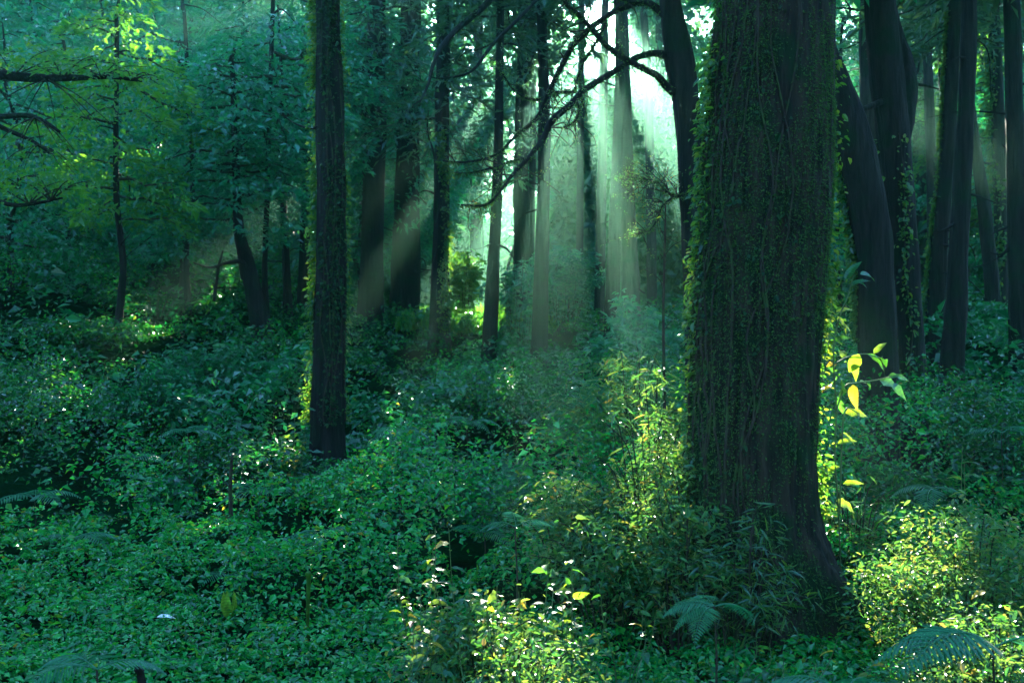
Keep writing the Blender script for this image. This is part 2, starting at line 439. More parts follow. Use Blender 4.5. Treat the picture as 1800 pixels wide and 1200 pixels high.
# ------------------------------------------------------------------ trees
def trunk_disp(seed, amp=0.17, kf=6.5, zf=1.1, lump=0.09):
    def f(th, path):
        z = path[:, 2][:, None] * np.ones_like(th)
        a = fbm(np.cos(th) * kf + seed, np.sin(th) * kf, z * zf, 3) - 0.5
        b = fbm(np.cos(th) * 1.2 + seed, np.sin(th) * 1.2, z * 0.7, 2) - 0.5
        return 1 + amp * 2 * a + lump * 2 * b
    return f

def trunk_path(pts, Y, top_z, dys=0.0, per=10):
    """pts: (px, py, width px) from top to bottom; extended down into the soil and up to top_z"""
    A = np.array([P(px, py, Y + dys * (600 - py) / 600) for px, py, w in pts])[::-1]
    r = np.array([w * Y / FPX / 2 for px, py, w in pts])[::-1]
    A = list(A); r = list(r)
    d = A[0] - A[1]; d = d / max(1e-6, abs(d[2]))
    gz = float(ground_z(A[0][0], A[0][1]))
    if A[0][2] > gz - 0.05:
        drop = A[0][2] - gz
        low = A[0] + d * drop * np.array([0.5, 0.5, 1])
        low[2] = gz + min(0.25, drop * 0.5); low2 = low + np.array([d[0] * 0.1, 0, 0]); low2[2] = gz - 0.35
        if drop > 0.6: A.insert(0, low); r.insert(0, r[0] * 1.12)
        A.insert(0, low2); r.insert(0, r[0] * 1.35)
    u = A[-1] - A[-2]; u = u / max(1e-6, u[2])
    z = A[-1][2]
    r0 = r[-1]
    k = 4
    for i in range(1, k + 1):
        f = i / k
        q = A[-1] if i == 1 else q
        step = (top_z - z) / k
        if step <= 0: break
        nx = A[-1] + u * step * np.array([0.55 ** i, 0.55 ** i, 1]) + np.array([rng.normal(0, 0.08), rng.normal(0, 0.08), 0])
        A.append(nx); r.append(r0 * (1 - 0.75 * f))
    A = np.array(A); r = np.array(r)
    pr = catmull(np.hstack([A, r[:, None]]), per)
    return pr[:, :3], np.maximum(pr[:, 3], 0.01)

def axis_at(path, z):
    z = np.asarray(z, float)
    return np.stack([np.interp(z, path[:, 2], path[:, 0]), np.interp(z, path[:, 2], path[:, 1]), z], -1)

def crown_build(path, z0, z1, R, nsp, nleaf, L, ratio=0.5, droop=0.25, rise=0.1, prof='broad', flat=0.10, sides=4, side_bias=None, limbr=0.035):
    """layered sprays of leaves round the stem; returns (leaf MB, limb MB)"""
    lm, wm = MB(), MB()
    for i in range(nsp):
        f = (i + rng.random()) / nsp
        z = z0 + (z1 - z0) * f
        if prof == 'broad': pr = math.sin(PI * min(1, 0.16 + 0.84 * f)) ** 0.6 if f < 1 else 0
        elif prof == 'cone': pr = 1.0 - 0.75 * f
        else: pr = 1.0
        ln = R * max(0.25, pr) * rng.uniform(0.55, 1.1)
        az = i * 2.39996 + rng.normal(0, 0.3)
        if side_bias is not None: az = side_bias + rng.normal(0, 0.7)
        d = np.array([math.cos(az), math.sin(az), rise + rng.normal(0, 0.08)])
        s = axis_at(path, z)
        tt = np.linspace(0, 1, 6)[:, None]
        lp = s + d * ln * tt; lp[:, 2] -= droop * ln * tt[:, 0] ** 2
        lp[1:-1] += rng.normal(0, 0.03 * ln, (4, 3))
        rr = np.linspace(limbr * ln / R + 0.008, 0.006, 6)
        kk = keep(lp)
        if kk.all(): tube(wm, lp, rr, sides, cap=False)
        n = int(nleaf * (ln / R) ** 1.3 * rng.uniform(0.7, 1.3)) + 4
        # several sub-clumps along the limb
        t = rng.beta(2.0, 1.1, n)
        side = np.array([-d[1], d[0], 0.0])
        wid = ln * 0.42 * np.sin(PI * np.clip(t * 0.85 + 0.12, 0, 1))
        lat = rng.uniform(-1, 1, n)
        q = np.floor(lat * 3 + t * 4)                       # finger-like sub-sprays
        lat = lat + 0.18 * np.sin(q * 12.9)
        pos = s + d * (ln * t)[:, None] + side * (wid * lat)[:, None]
        pos[:, 2] += -droop * ln * t ** 2 - 0.10 * ln * np.abs(lat) ** 2 + rng.normal(0, flat, n) * ln * 0.35 + 0.06 * ln * np.sin(t * 9 + q)
        dd = d * 0.7 + side * (lat * 0.9)[:, None] + rng.normal(0, 0.45, (n, 3)); dd[:, 2] -= 0.25
        nn = np.array([0, 0, 1.0]) + d * 0.25 + rng.normal(0, 0.36, (n, 3))
        k = keep(pos)
        l = L * rng.lognormal(0, 0.25, n)
        leaf_batch(lm, pos[k], dd[k], nn[k], l[k], l[k] * ratio * rng.uniform(0.8, 1.2, k.sum()))
    return lm, wm

SEED = [0]
DISP = {}
def tree(label, pts, Y, top=15.0, crown=None, bark='bark_dark', cat='tree', name='forest_tree', group=None, dys=0.0, sides=24, branches=(), disp=None, leaf='crown'):
    SEED[0] += 1
    path, rad = trunk_path(pts, Y, top, dys)
    base = np.array([path[0][0], path[0][1], float(ground_z(path[0][0], path[0][1]))])
    root = empty(name, base, label, cat, group)
    disp = disp or trunk_disp(SEED[0] * 3.7); DISP[id(path)] = disp
    t = MB(); tube(t, path, rad, sides, disp)
    trunk = t.build('trunk', M[bark], root, base, True)
    for br in branches:
        b = MB(); bp = catmull(np.array(br), 8)
        tube(b, bp[:, :3], np.maximum(bp[:, 3], 0.004), 8, trunk_disp(SEED[0] * 1.3, 0.14, 2.0, 5.0, 0.1))
        b.build('branch', M[bark], trunk, base, True)
    if 17.6 < Y < 40 and top > 10:
        sb = MB()
        for k in range(7):
            zz = base[2] + rng.uniform(1.5, 0.30 * Y + 3); a = rng.uniform(0, 2 * PI); ln = rng.uniform(0.15, 0.7) if rng.random() < 0.7 else rng.uniform(0.8, 1.6)
            q = axis_at(path, zz); r0 = float(np.interp(zz, path[:, 2], rad))
            dd = np.array([math.cos(a), math.sin(a), rng.uniform(-0.5, 0.3)])
            pp = np.array([q + dd * r0 * 0.6, q + dd * (r0 + ln * 0.5) + rng.normal(0, 0.05, 3), q + dd * (r0 + ln) + np.array([0, 0, -0.25 * ln]) + rng.normal(0, 0.07, 3)])
            cc = catmull(pp, 4); tube(sb, cc, np.linspace(rng.uniform(0.018, 0.04), 0.008, len(cc)), 5)
        tag(sb.build('dead_twigs', M['bark_dark'], trunk, base, True), kind='stuff')
    if crown:
        cs = crown if isinstance(crown, list) else [crown]
        for c in cs:
            c = dict(c); lf = c.pop('leaf', leaf)
            lm, wm = crown_build(path, **c)
            if not lm.n: continue
            cr = tag(lm.build('crown', M[lf], root, base), kind='stuff')
            if wm.n: tag(wm.build('limbs', M['twig'], cr, base), kind='stuff')
    return root, path, rad

def px_branch(pts, Y, dy=0.0):
    """(px, py, width px) -> (x, y, z, radius); dy: depth change along the branch"""
    n = len(pts); out = []
    for i, (px, py, w) in enumerate(pts):
        y = Y + dy * i / max(1, n - 1)
        out.append([*P(px, py, y), w * y / FPX / 2])
    return out

CON = dict(R=2.6, nsp=46, nleaf=95, L=0.30, ratio=0.30, droop=0.45, rise=0.05, prof='cone', leaf='conifer')
def con(z0, z1, **k):
    d = dict(CON); d.update(z0=z0, z1=z1); d.update(k); return d
BRD = dict(R=3.4, nsp=60, nleaf=150, L=0.20, ratio=0.5, droop=0.22, rise=0.12, prof='broad')
def brd(z0, z1, **k):
    d = dict(BRD); d.update(z0=z0, z1=z1); d.update(k); return d

# --- the great trunk on the right
def main_disp(th, path):
    z = path[:, 2][:, None] * np.ones_like(th)
    w = 0.25 * (vnoise(np.cos(th) * 1.5, np.sin(th) * 1.5, z * 0.9) - 0.5)
    a = fbm((np.cos(th + w)) * 11, (np.sin(th + w)) * 11, z * 0.9, 3)
    ridge = 1 - np.abs(2 * a - 1)
    b = fbm(np.cos(th) * 1.3 + 5, np.sin(th) * 1.3, z * 0.55, 2) - 0.5
    fine = fbm(np.cos(th) * 26, np.sin(th) * 26, z * 3.0, 2) - 0.5
    lobes = 0.10 * np.cos(th * 5 + 0.6) * sstep(0.9, -0.3, z)
    return 1 + 0.14 * (ridge - 0.6) + 0.14 * b + 0.06 * fine + lobes

main_pts = [(1364, -120, 190), (1362, 0, 195), (1352, 200, 206), (1343, 400, 212), (1330, 550, 214), (1323, 700, 214), (1321, 820, 216), (1325, 920, 228), (1338, 1010, 262), (1352, 1090, 315)]
main_tree, main_path, main_rad = tree(
    'huge mossy trunk with ribbed bark filling the right centre foreground', main_pts, 8.6, 17.0,
    brd(8.6, 18, R=4.2, nsp=44, nleaf=140, L=0.28), 'bark_main', sides=150, disp=main_disp, name='old_tree')

def on_trunk(path, rad, th, z, out=0.0, disp=main_disp):
    """surface point of a near-vertical trunk (theta measured like in tube)"""
    c = axis_at(path, z); r = np.interp(z, path[:, 2], rad)
    n = len(z); pp = c.copy()
    f = np.array([1.0]) if disp is None else None
    ff = np.ones(n)
    if disp is not None:
        ff = np.empty(n)
        for i in range(0, n, 4000):
            ff[i:i + 4000] = disp(th[i:i + 4000][:, None], pp[i:i + 4000])[:, 0]
    tan = nrm(np.gradient(path, axis=0))
    tn = nrm(np.stack([np.interp(z, path[:, 2], tan[:, k]) for k in range(3)], 1))
    a = nrm(np.cross(tn, np.array([0, 1.0, 0]))); b = np.cross(a, tn)
    o = np.cos(th)[:, None] * a + np.sin(th)[:, None] * b
    return c + o * (r * ff + out)[:, None], o

main_base = np.array(main_tree.location)
def moss_on_main():
    mb = MB(); n = 80000
    z = rng.uniform(0.0, 7.5, n)
    th = rng.uniform(-PI - 0.2, 0.35, n)              # the half seen from the front, and a little round the left edge
    m = fbm(np.cos(th) * 1.6 + 2, np.sin(th) * 1.6, z * 0.9, 3)
    left = 0.5 + 0.5 * np.cos(th)                     # 1 at the left edge
    k = (m + 0.30 * left) > (0.52 + 0.05 * rng.normal(size=n))
    z, th = z[k], th[k]
    pos, o = on_trunk(main_path, main_rad, th, z, 0.0)
    n = len(z)
    d = o * 0.55 + rng.normal(0, 0.5, (n, 3)); d[:, 2] -= 0.35
    l = rng.uniform(0.014, 0.036, n)
    leaf_batch(mb, pos, d, o + rng.normal(0, 0.6, (n, 3)) + np.array([0, 0, 0.4]), l, l * rng.uniform(0.25, 0.5, n))
    tag(mb.build('moss', M['moss'], main_tree.children[0], main_base), kind='stuff')
moss_on_main()

def ivy_on(path, rad, z0, z1, th0, spread, n, L, label, nstem=3, disp=None, name='ivy_vine', mat='ivy', out=0.01, jit=1.0):
    zz = np.linspace(z0, z1, 60); disp = DISP[id(path)]
    base = on_trunk(path, rad, np.array([th0]), np.array([z0]), out, disp)[0][0]
    root = empty(name, base, label, 'vine')
    lm = MB(); strands = []
    for s in range(nstem):
        ph = th0 + spread * rng.uniform(-0.7, 0.7) + spread * 1.2 * (fbm(zz * 0.8 + s * 9, s * 3.1, 0, 2) - 0.5)
        strands.append(ph)
        c, o = on_trunk(path, rad, ph, zz, out, disp)
        sm = MB(); tube(sm, c, np.linspace(0.012, 0.006, 60) * rng.uniform(0.7, 1.2), 5, cap=False)
        sm.build('stem', M['twig'], root, base, True)
    z = rng.uniform(z0, z1, n)
    den = fbm(z * 1.7, 3.1, 0.2, 2)
    k = rng.random(n) < 0.25 + 1.3 * sstep(0.35, 0.65, den); z = z[k]; n = len(z)
    sid = rng.integers(0, nstem, n); th = np.choose(sid, [np.interp(z, zz, q) for q in strands]) + rng.normal(0, 0.09 + spread * 0.10, n)
    pos, o = on_trunk(path, rad, th, z, 0.0, disp)
    pos = pos + o * (np.abs(rng.normal(0, 0.035 * jit, n)) + 0.005)[:, None]
    d = o * 0.7 + rng.normal(0, 0.5, (n, 3)); d[:, 2] -= 0.45
    l = L * rng.lognormal(0, 0.3, n)
    leaf_batch(lm, pos, d, o * 0.5 + np.array([0, 0, 0.7]) + rng.normal(0, 0.5, (n, 3)), l, l * rng.uniform(0.5, 0.8, n), True)
    lo = lm.build('leaves', M[mat], root, base); lo['kind'] = 'stuff'
    return root

ivy_on(main_path, main_rad, 0.9, 7.2, 0.05, 0.32, 2600, 0.045, 'ivy creeping up the sunlit left edge of the huge mossy trunk', 3, main_disp, jit=1.2)
ivy_on(main_path, main_rad, 0.6, 7.2, -0.7, 1.0, 1200, 0.034, 'fine ivy matted over the front of the huge mossy trunk', 10, main_disp, jit=0.9, mat='ivy_shaded')
ivy_on(main_path, main_rad, 0.9, 3.2, PI - 0.1, 0.25, 1500, 0.045, 'yellow-green creeper lit along the lower right edge of the huge trunk', 4, main_disp, jit=2.2)
ivy_on(main_path, main_rad, 3.2, 7.2, PI - 0.15, 0.16, 420, 0.05, 'thin creeper hanging down the upper right edge of the huge trunk', 3, main_disp, jit=2.0, out=0.03)

# --- the slim dark tree left of centre with ivy
B_pts = [(575, -120, 39), (576, 0, 41), (580, 200, 46), (582, 400, 48), (579, 600, 53), (576, 720, 57), (576, 820, 64)]
tB, pB, rB = tree('straight dark trunk left of centre with ivy on both edges', B_pts, 15.2, 19, con(9.5, 20, R=2.8, nsp=40, nleaf=100), sides=40,
                  branches=[px_branch([(560, 222, 6), (545, 226, 5), (520, 218, 3), (500, 205, 2)], 15.1, 0.4)])
ivy_on(pB, rB, 1.0, 9.0, 0.0, 0.30, 3400, 0.055, 'ivy glowing along the left edge of the straight dark trunk', 3, None, jit=1.7)
ivy_on(pB, rB, 1.0, 9.0, -PI / 2, 1.2, 2600, 0.05, 'ivy darkened in colour over the shaded face of the straight dark trunk', 6, None, jit=0.8, mat='ivy_shaded')
ivy_on(pB, rB, 1.0, 9.0, PI, 0.25, 700, 0.06, 'sparse ivy on the right edge of the straight dark trunk', 2, None, jit=1.0)

# --- the tree with long bare arching limbs
C_pts = [(1172, -120, 34), (1178, 0, 38), (1194, 100, 50), (1208, 200, 46), (1217, 350, 42), (1224, 500, 46), (1232, 700, 52)]
C_br = [
    px_branch([(1172, 30, 20), (1150, 12, 17), (1130, 3, 15), (1095, 14, 14), (1050, 42, 13), (1010, 78, 13), (985, 120, 12), (965, 165, 11), (945, 205, 10), (910, 240, 8), (870, 270, 6), (820, 285, 5), (770, 282, 3)], 15, 1.5),
    px_branch([(1178, 98, 22), (1150, 98, 15), (1110, 108, 14), (1080, 124, 14), (1030, 160, 14), (1000, 185, 13), (975, 215, 16), (955, 250, 13), (930, 280, 10), (900, 310, 8), (860, 355, 6), (810, 360, 4)], 15, -0.8),
    px_branch([(1196, 172, 24), (1172, 148, 18), (1150, 135, 16), (1100, 105, 14), (1065, 78, 13), (1040, 52, 12), (1018, 30, 11), (1000, 6, 10), (985, -30, 9)], 15, -1.0),
    px_branch([(1066, 40, 7), (1058, 60, 6), (1040, 85, 6), (1030, 110, 5), (1014, 142, 5), (1004, 158, 5), (990, 163, 5), (968, 163, 5)], 15.4, 0.2),
    px_branch([(950, 176, 8), (925, 172, 6), (905, 158, 5), (890, 130, 4), (878, 110, 3)], 15.9, 0.2),
    px_branch([(935, 278, 8), (905, 286, 6), (870, 290, 5), (830, 303, 3), (795, 304, 2)], 14.5, 0.3),
    px_branch([(880, 320, 6), (870, 345, 5), (855, 362, 4), (835, 360, 3)], 14.3, 0.2),
    px_branch([(1130, 5, 8), (1095, 2, 7), (1082, -20, 6)], 15.2, 0.2),
    px_branch([(1214, 330, 14), (1200, 340, 9), (1183, 345, 8), (1165, 330, 6), (1150, 320, 4), (1110, 312, 2)], 14.9, -0.4),
    px_branch([(1184, 345, 6), (1165, 362, 5), (1155, 380, 4), (1140, 400, 4), (1122, 412, 2)], 14.7, -0.2),
    px_branch([(1015, 178, 5), (1018, 200, 5), (1010, 218, 4), (990, 224, 3)], 14.9, -0.2),
]
C_br = [[[q[0] + rng.normal(0, 0.022) * (0 < i < len(b) - 1), q[1], q[2] + rng.normal(0, 0.022) * (0 < i < len(b) - 1), q[3] * 0.78] for i, q in enumerate(b)] for b in C_br]
tC, pC, rC = tree('leaning tree with long bare arching limbs beside the sun gap', C_pts, 15, 14, brd(9.0, 15, R=4.2, nsp=60, nleaf=190, L=0.25, droop=0.12), sides=30, branches=C_br, name='arching_tree')

# fine sunlit twigs on its low branch, and mossy fringe on the limbs
def limb_fringe():
    base = np.array(tC.location)
    mb = MB()
    for br in C_br:
        bp = catmull(np.array(br), 12)
        if len(bp) < 10: continue
        n = 60 + len(bp) * 4
        i = rng.integers(0, len(bp), n)
        pos = bp[i, :3] + rand_dirs(n) * bp[i, 3][:, None] * 0.9
        d = rand_dirs(n) + np.array([0, 0, -0.5])
        leaf_batch(mb, pos, d, rand_dirs(n), rng.uniform(0.03, 0.09, n), 0.025)
    tag(mb.build('moss', M['moss'], tC.children[0], base), kind='stuff')
    # twig sprays
    tw, lf = MB(), MB()
    for br in C_br:
        bp = catmull(np.array(br), 12)
        for k in range(len(br) * 2):
            i = rng.integers(len(bp) // 3, len(bp)); q = bp[i, :3]; dd = rng.normal(size=3) * np.array([1, 0.5, 1]); dd[2] -= 0.3; dd /= np.linalg.norm(dd); ln = rng.uniform(0.15, 0.7)
            c = catmull(np.array([q, q + dd * ln * 0.5 + rng.normal(0, 0.05, 3), q + dd * ln + rng.normal(0, 0.08, 3) + np.array([0, 0, -0.06])]), 4)
            tube(tw, c, np.linspace(min(0.014, bp[i, 3] * 0.6), 0.003, len(c)), 4, cap=False)
            n = 14; j = rng.integers(3, len(c), n); leaf_batch(lf, c[j] + rng.normal(0, 0.02, (n, 3)), rand_dirs(n), rand_dirs(n), rng.uniform(0.02, 0.05, n), 0.018)
    for (px, py, ang, ln) in [(1165, 330, 2.6, 60), (1150, 320, 2.9, 70), (1150, 322, 2.2, 55), (1140, 318, 3.3, 60), (1165, 355, 2.9, 60), (1190, 342, 1.9, 50), (1160, 372, 3.5, 45), (1130, 408, 3.0, 30), (1175, 335, 2.3, 70), (1120, 312, 3.1, 50)]:
        for k in range(4):
            a = ang + rng.normal(0, 0.3); l = ln * rng.uniform(0.6, 1.1)
            pts = [P(px + math.cos(a + 0.1 * j * rng.normal()) * l * j / 4, py - math.sin(a) * l * j / 4 - 2 * math.sin(j * 2.1), 14.6 + 0.05 * j) for j in range(5)]
            c = catmull(np.array(pts), 4); tube(tw, c, np.linspace(0.008, 0.003, len(c)), 4, cap=False)
            n = 26; i = rng.integers(3, len(c), n)
            leaf_batch(lf, c[i] + rng.normal(0, 0.03, (n, 3)), rand_dirs(n), rand_dirs(n), rng.uniform(0.02, 0.05, n), 0.02)
    tag(tw.build('twigs', M['twig'], tC, base), kind='stuff')
    tag(lf.build('sunlit_leaves', M['shrub'], tC, base), kind='stuff')
limb_fringe()

# --- trunks in the misty middle
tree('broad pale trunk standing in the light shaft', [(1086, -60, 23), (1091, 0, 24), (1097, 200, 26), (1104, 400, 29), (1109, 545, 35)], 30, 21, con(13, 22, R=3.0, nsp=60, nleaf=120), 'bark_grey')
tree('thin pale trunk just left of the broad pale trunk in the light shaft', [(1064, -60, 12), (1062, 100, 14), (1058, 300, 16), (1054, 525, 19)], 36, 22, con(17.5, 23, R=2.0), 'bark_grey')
tree('slim black trunk left of the light shaft, among glossy saplings', [(1024, -40, 10), (1022, 100, 11), (1020, 300, 12), (1018, 548, 15)], 42, 24, con(18.5, 25, R=1.8))
tree('dark trunk crossing behind the arching limbs, with drooping needles', [(944, -60, 14), (950, 0, 15), (956, 150, 19), (956, 300, 22), (949, 560, 28)], 26, 17, con(10.2, 18, R=2.0))
tree('slender trunk leaning right above the bright grass patch', [(884, -60, 12), (880, 0, 13), (877, 200, 15), (873, 350, 18), (862, 578, 26)], 26, 17, con(9.5, 18, R=2.2), 'bark_dark',
     branches=[px_branch([(878, -25, 10), (858, 4, 11), (830, 30, 11), (800, 55, 10), (775, 85, 9), (762, 112, 7), (752, 150, 5), (738, 180, 3)], 25.6, -2),
               px_branch([(960, -20, 5), (940, 4, 6), (905, 40, 6), (872, 72, 6), (850, 100, 6), (835, 120, 5), (815, 132, 4), (775, 138, 3), (755, 135, 2)], 24.5, -1)])
tree('stubby dark trunk right of the bright grass patch', [(922, 100, 24), (916, 300, 27), (917, 450, 29), (909, 565, 40)], 33, 17, con(10, 18, R=2.4))
tD7, pD7, rD7 = tree('thick dark trunk behind drooping teal boughs, right of the ivy trunk', [(724, -60, 32), (720, 100, 38), (716, 300, 42), (711, 590, 56)], 32.5, 21, [con(6.0, 11, R=3.2, nsp=44, nleaf=130, L=0.26, leaf='crown'), con(11, 21, R=3.2, nsp=50)])
tD8, pD8, rD8 = tree('dark trunk with ivy beside the sunlit sprigs', [(780, -60, 20), (778, 150, 24), (776, 350, 27), (776, 582, 33)], 27, 18, [con(7.2, 12, R=2.8, nsp=30, nleaf=100), con(12, 19, R=2.6)])
ivy_on(pD8, rD8, 2.0, 7.5, -1.2, 1.5, 1400, 0.09, 'ivy wrapping the dark trunk beside the sunlit sprigs', 2, None, jit=1.5)
tree('shadowed trunk between the ivy trunk and the thick dark trunk', [(663, -40, 30), (660, 200, 36), (655, 400, 39), (651, 565, 48)], 31, 19, con(8, 20, R=3.0, nsp=50))
tree('dark narrow trunk at the left foot of the light shaft', [(1090, 120, 16), (1084, 300, 20), (1080, 420, 22), (1077, 535, 26)], 29, 18, con(14.5, 19, R=1.6))
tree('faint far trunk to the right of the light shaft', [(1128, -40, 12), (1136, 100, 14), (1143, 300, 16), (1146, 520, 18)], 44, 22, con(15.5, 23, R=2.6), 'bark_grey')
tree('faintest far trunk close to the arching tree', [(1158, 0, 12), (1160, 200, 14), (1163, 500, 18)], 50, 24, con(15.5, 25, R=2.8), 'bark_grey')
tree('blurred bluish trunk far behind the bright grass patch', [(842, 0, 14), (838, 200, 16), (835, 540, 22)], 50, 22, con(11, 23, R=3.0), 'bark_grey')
tree('slim dark sapling trunk beside the thick dark trunk', [(768, 340, 6), (764, 450, 9), (760, 585, 14)], 26.5, 8, None)
tree('thin trunk in the gap between the drooping boughs and the sun', [(936, -60, 9), (938, 60, 10), (936, 300, 12), (930, 540, 15)], 38, 20, con(15.5, 21, R=1.8))

# --- right-hand group
tR1, pR1, rR1 = tree('thick bowed trunk leaning out from behind the huge trunk', [(1440, 60, 40), (1468, 150, 52), (1496, 235, 62), (1524, 350, 66), (1538, 480, 62), (1543, 620, 66)], 15, 8.5, brd(7.5, 12, R=3, nsp=24, nleaf=110, L=0.24), sides=26)
ivy_on(pR1, rR1, 2.2, 5.3, 0.1, 0.3, 1500, 0.06, 'lit moss and ivy down the left side of the bowed trunk', 2, None, jit=1.2)
tR2, pR2, rR2 = tree('tall forked dark trunk right of the huge trunk', [(1540, -60, 48), (1546, 0, 50), (1562, 150, 56), (1576, 300, 52), (1590, 450, 45), (1602, 600, 42), (1606, 735, 48)], 16, 17, con(9, 18, R=3.0, nsp=50, nleaf=120), sides=26,
     branches=[px_branch([(1580, 255, 36), (1592, 205, 34), (1598, 150, 32), (1592, 105, 26), (1578, 60, 22), (1566, 10, 20), (1556, -60, 18)], 16.1, 0.6),
               px_branch([(1590, 160, 12), (1605, 150, 7), (1625, 150, 5), (1650, 157, 3)], 16.4, 0.3),
               px_branch([(1600, 142, 6), (1612, 128, 5), (1616, 110, 3)], 16.5, 0.2),
               px_branch([(1560, 175, 14), (1530, 187, 11), (1508, 197, 9)], 15.9, -0.3)])
ivy_on(pR2, rR2, 1.2, 5.5, -0.6, 1.3, 700, 0.07, 'small ivy climbing the tall forked dark trunk', 2, None)
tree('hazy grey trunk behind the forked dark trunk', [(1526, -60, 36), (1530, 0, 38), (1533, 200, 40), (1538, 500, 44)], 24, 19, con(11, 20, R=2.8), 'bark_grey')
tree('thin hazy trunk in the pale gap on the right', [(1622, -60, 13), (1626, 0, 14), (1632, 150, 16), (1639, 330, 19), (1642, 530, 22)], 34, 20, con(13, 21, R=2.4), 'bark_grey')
tR6, pR6, rR6 = tree('trunk with a bright rim of light down its left edge', [(1684, -60, 21), (1680, 0, 22), (1673, 150, 24), (1663, 300, 24), (1652, 420, 28), (1643, 565, 33)], 21, 17, con(9.5, 18, R=2.8))
ivy_on(pR6, rR6, 2.0, 9.0, 0.1, 0.25, 3000, 0.055, 'thin line of ivy catching light on the rim-lit trunk', 2, None, jit=0.7)
tree('straight black trunk in front of the rim-lit trunk', [(1705, -60, 23), (1704, 0, 25), (1700, 150, 27), (1693, 300, 29), (1684, 450, 33), (1675, 640, 40)], 18, 17, con(9, 18, R=2.8), sides=20)
tree('black trunk at the right border of the view', [(1776, -60, 26), (1779, 0, 27), (1783, 200, 29), (1788, 400, 31), (1792, 565, 36)], 20, 17, con(9, 18, R=2.8), sides=20)
tree('slanting thin trunk between the black trunks on the right', [(1700, 140, 15), (1712, 240, 18), (1728, 350, 21), (1744, 505, 25)], 27, 14, con(10, 15, R=2.0))
tR10, pR10, rR10 = tree('leafy-stemmed thin trunk behind the border trunk', [(1742, -60, 18), (1746, 0, 19), (1752, 150, 22), (1757, 300, 21), (1760, 520, 24)], 29, 18, con(11, 19, R=2.6))
ivy_on(pR10, rR10, 3.0, 11.0, -1.2, 1.8, 1500, 0.11, 'bright ivy around the thin trunk behind the border trunk', 2, None, jit=2.0)
tree('far hazy trunk just right of the rim-lit trunk', [(1668, 250, 12), (1690, 330, 13), (1700, 540, 16)], 40, 14, con(9, 15, R=2.0), 'bark_grey')
tree('misty grey trunk seen low between the bowed and forked trunks', [(1566, 100, 14), (1570, 300, 16), (1574, 540, 20)], 38, 18, con(10, 19, R=2.4), 'bark_grey')
tree('misty trunk left of the thin hazy one on the right', [(1612, 0, 16), (1616, 300, 20), (1622, 520, 24)], 44, 20, con(12, 21, R=2.6), 'bark_grey')

# --- left side: small leaning tree, leafy trees making the green wall
tree('small dark leaning tree with dense dark crown on the left slope', [(408, 120, 8), (414, 280, 12), (420, 400, 18), (432, 450, 24), (445, 510, 29), (457, 568, 36)], 24, 9.0,
     brd(4.3, 9.4, R=2.6, nsp=60, nleaf=150, L=0.17), branches=[px_branch([(440, 480, 10), (425, 460, 8), (400, 462, 6), (370, 470, 4), (340, 462, 3)], 23.9, -0.3), px_branch([(376, 530, 6), (380, 500, 6), (384, 470, 5), (392, 440, 3)], 23.8, 0.1)], name='leaning_tree')
tree('pale broken stem in the gloom on the left slope', [(324, 330, 8), (322, 400, 10), (322, 520, 14)], 30, 7.5, None, 'bark_grey')
tree('thin dark stem left of the ivy trunk', [(496, 300, 10), (502, 440, 13), (506, 545, 17)], 29, 12, brd(5.5, 13, R=3.2, nsp=50))
tree('stout stem in shadow close behind the ivy trunk', [(540, 300, 16), (536, 460, 20), (532, 560, 26)], 30, 14, brd(7, 15, R=3.4))

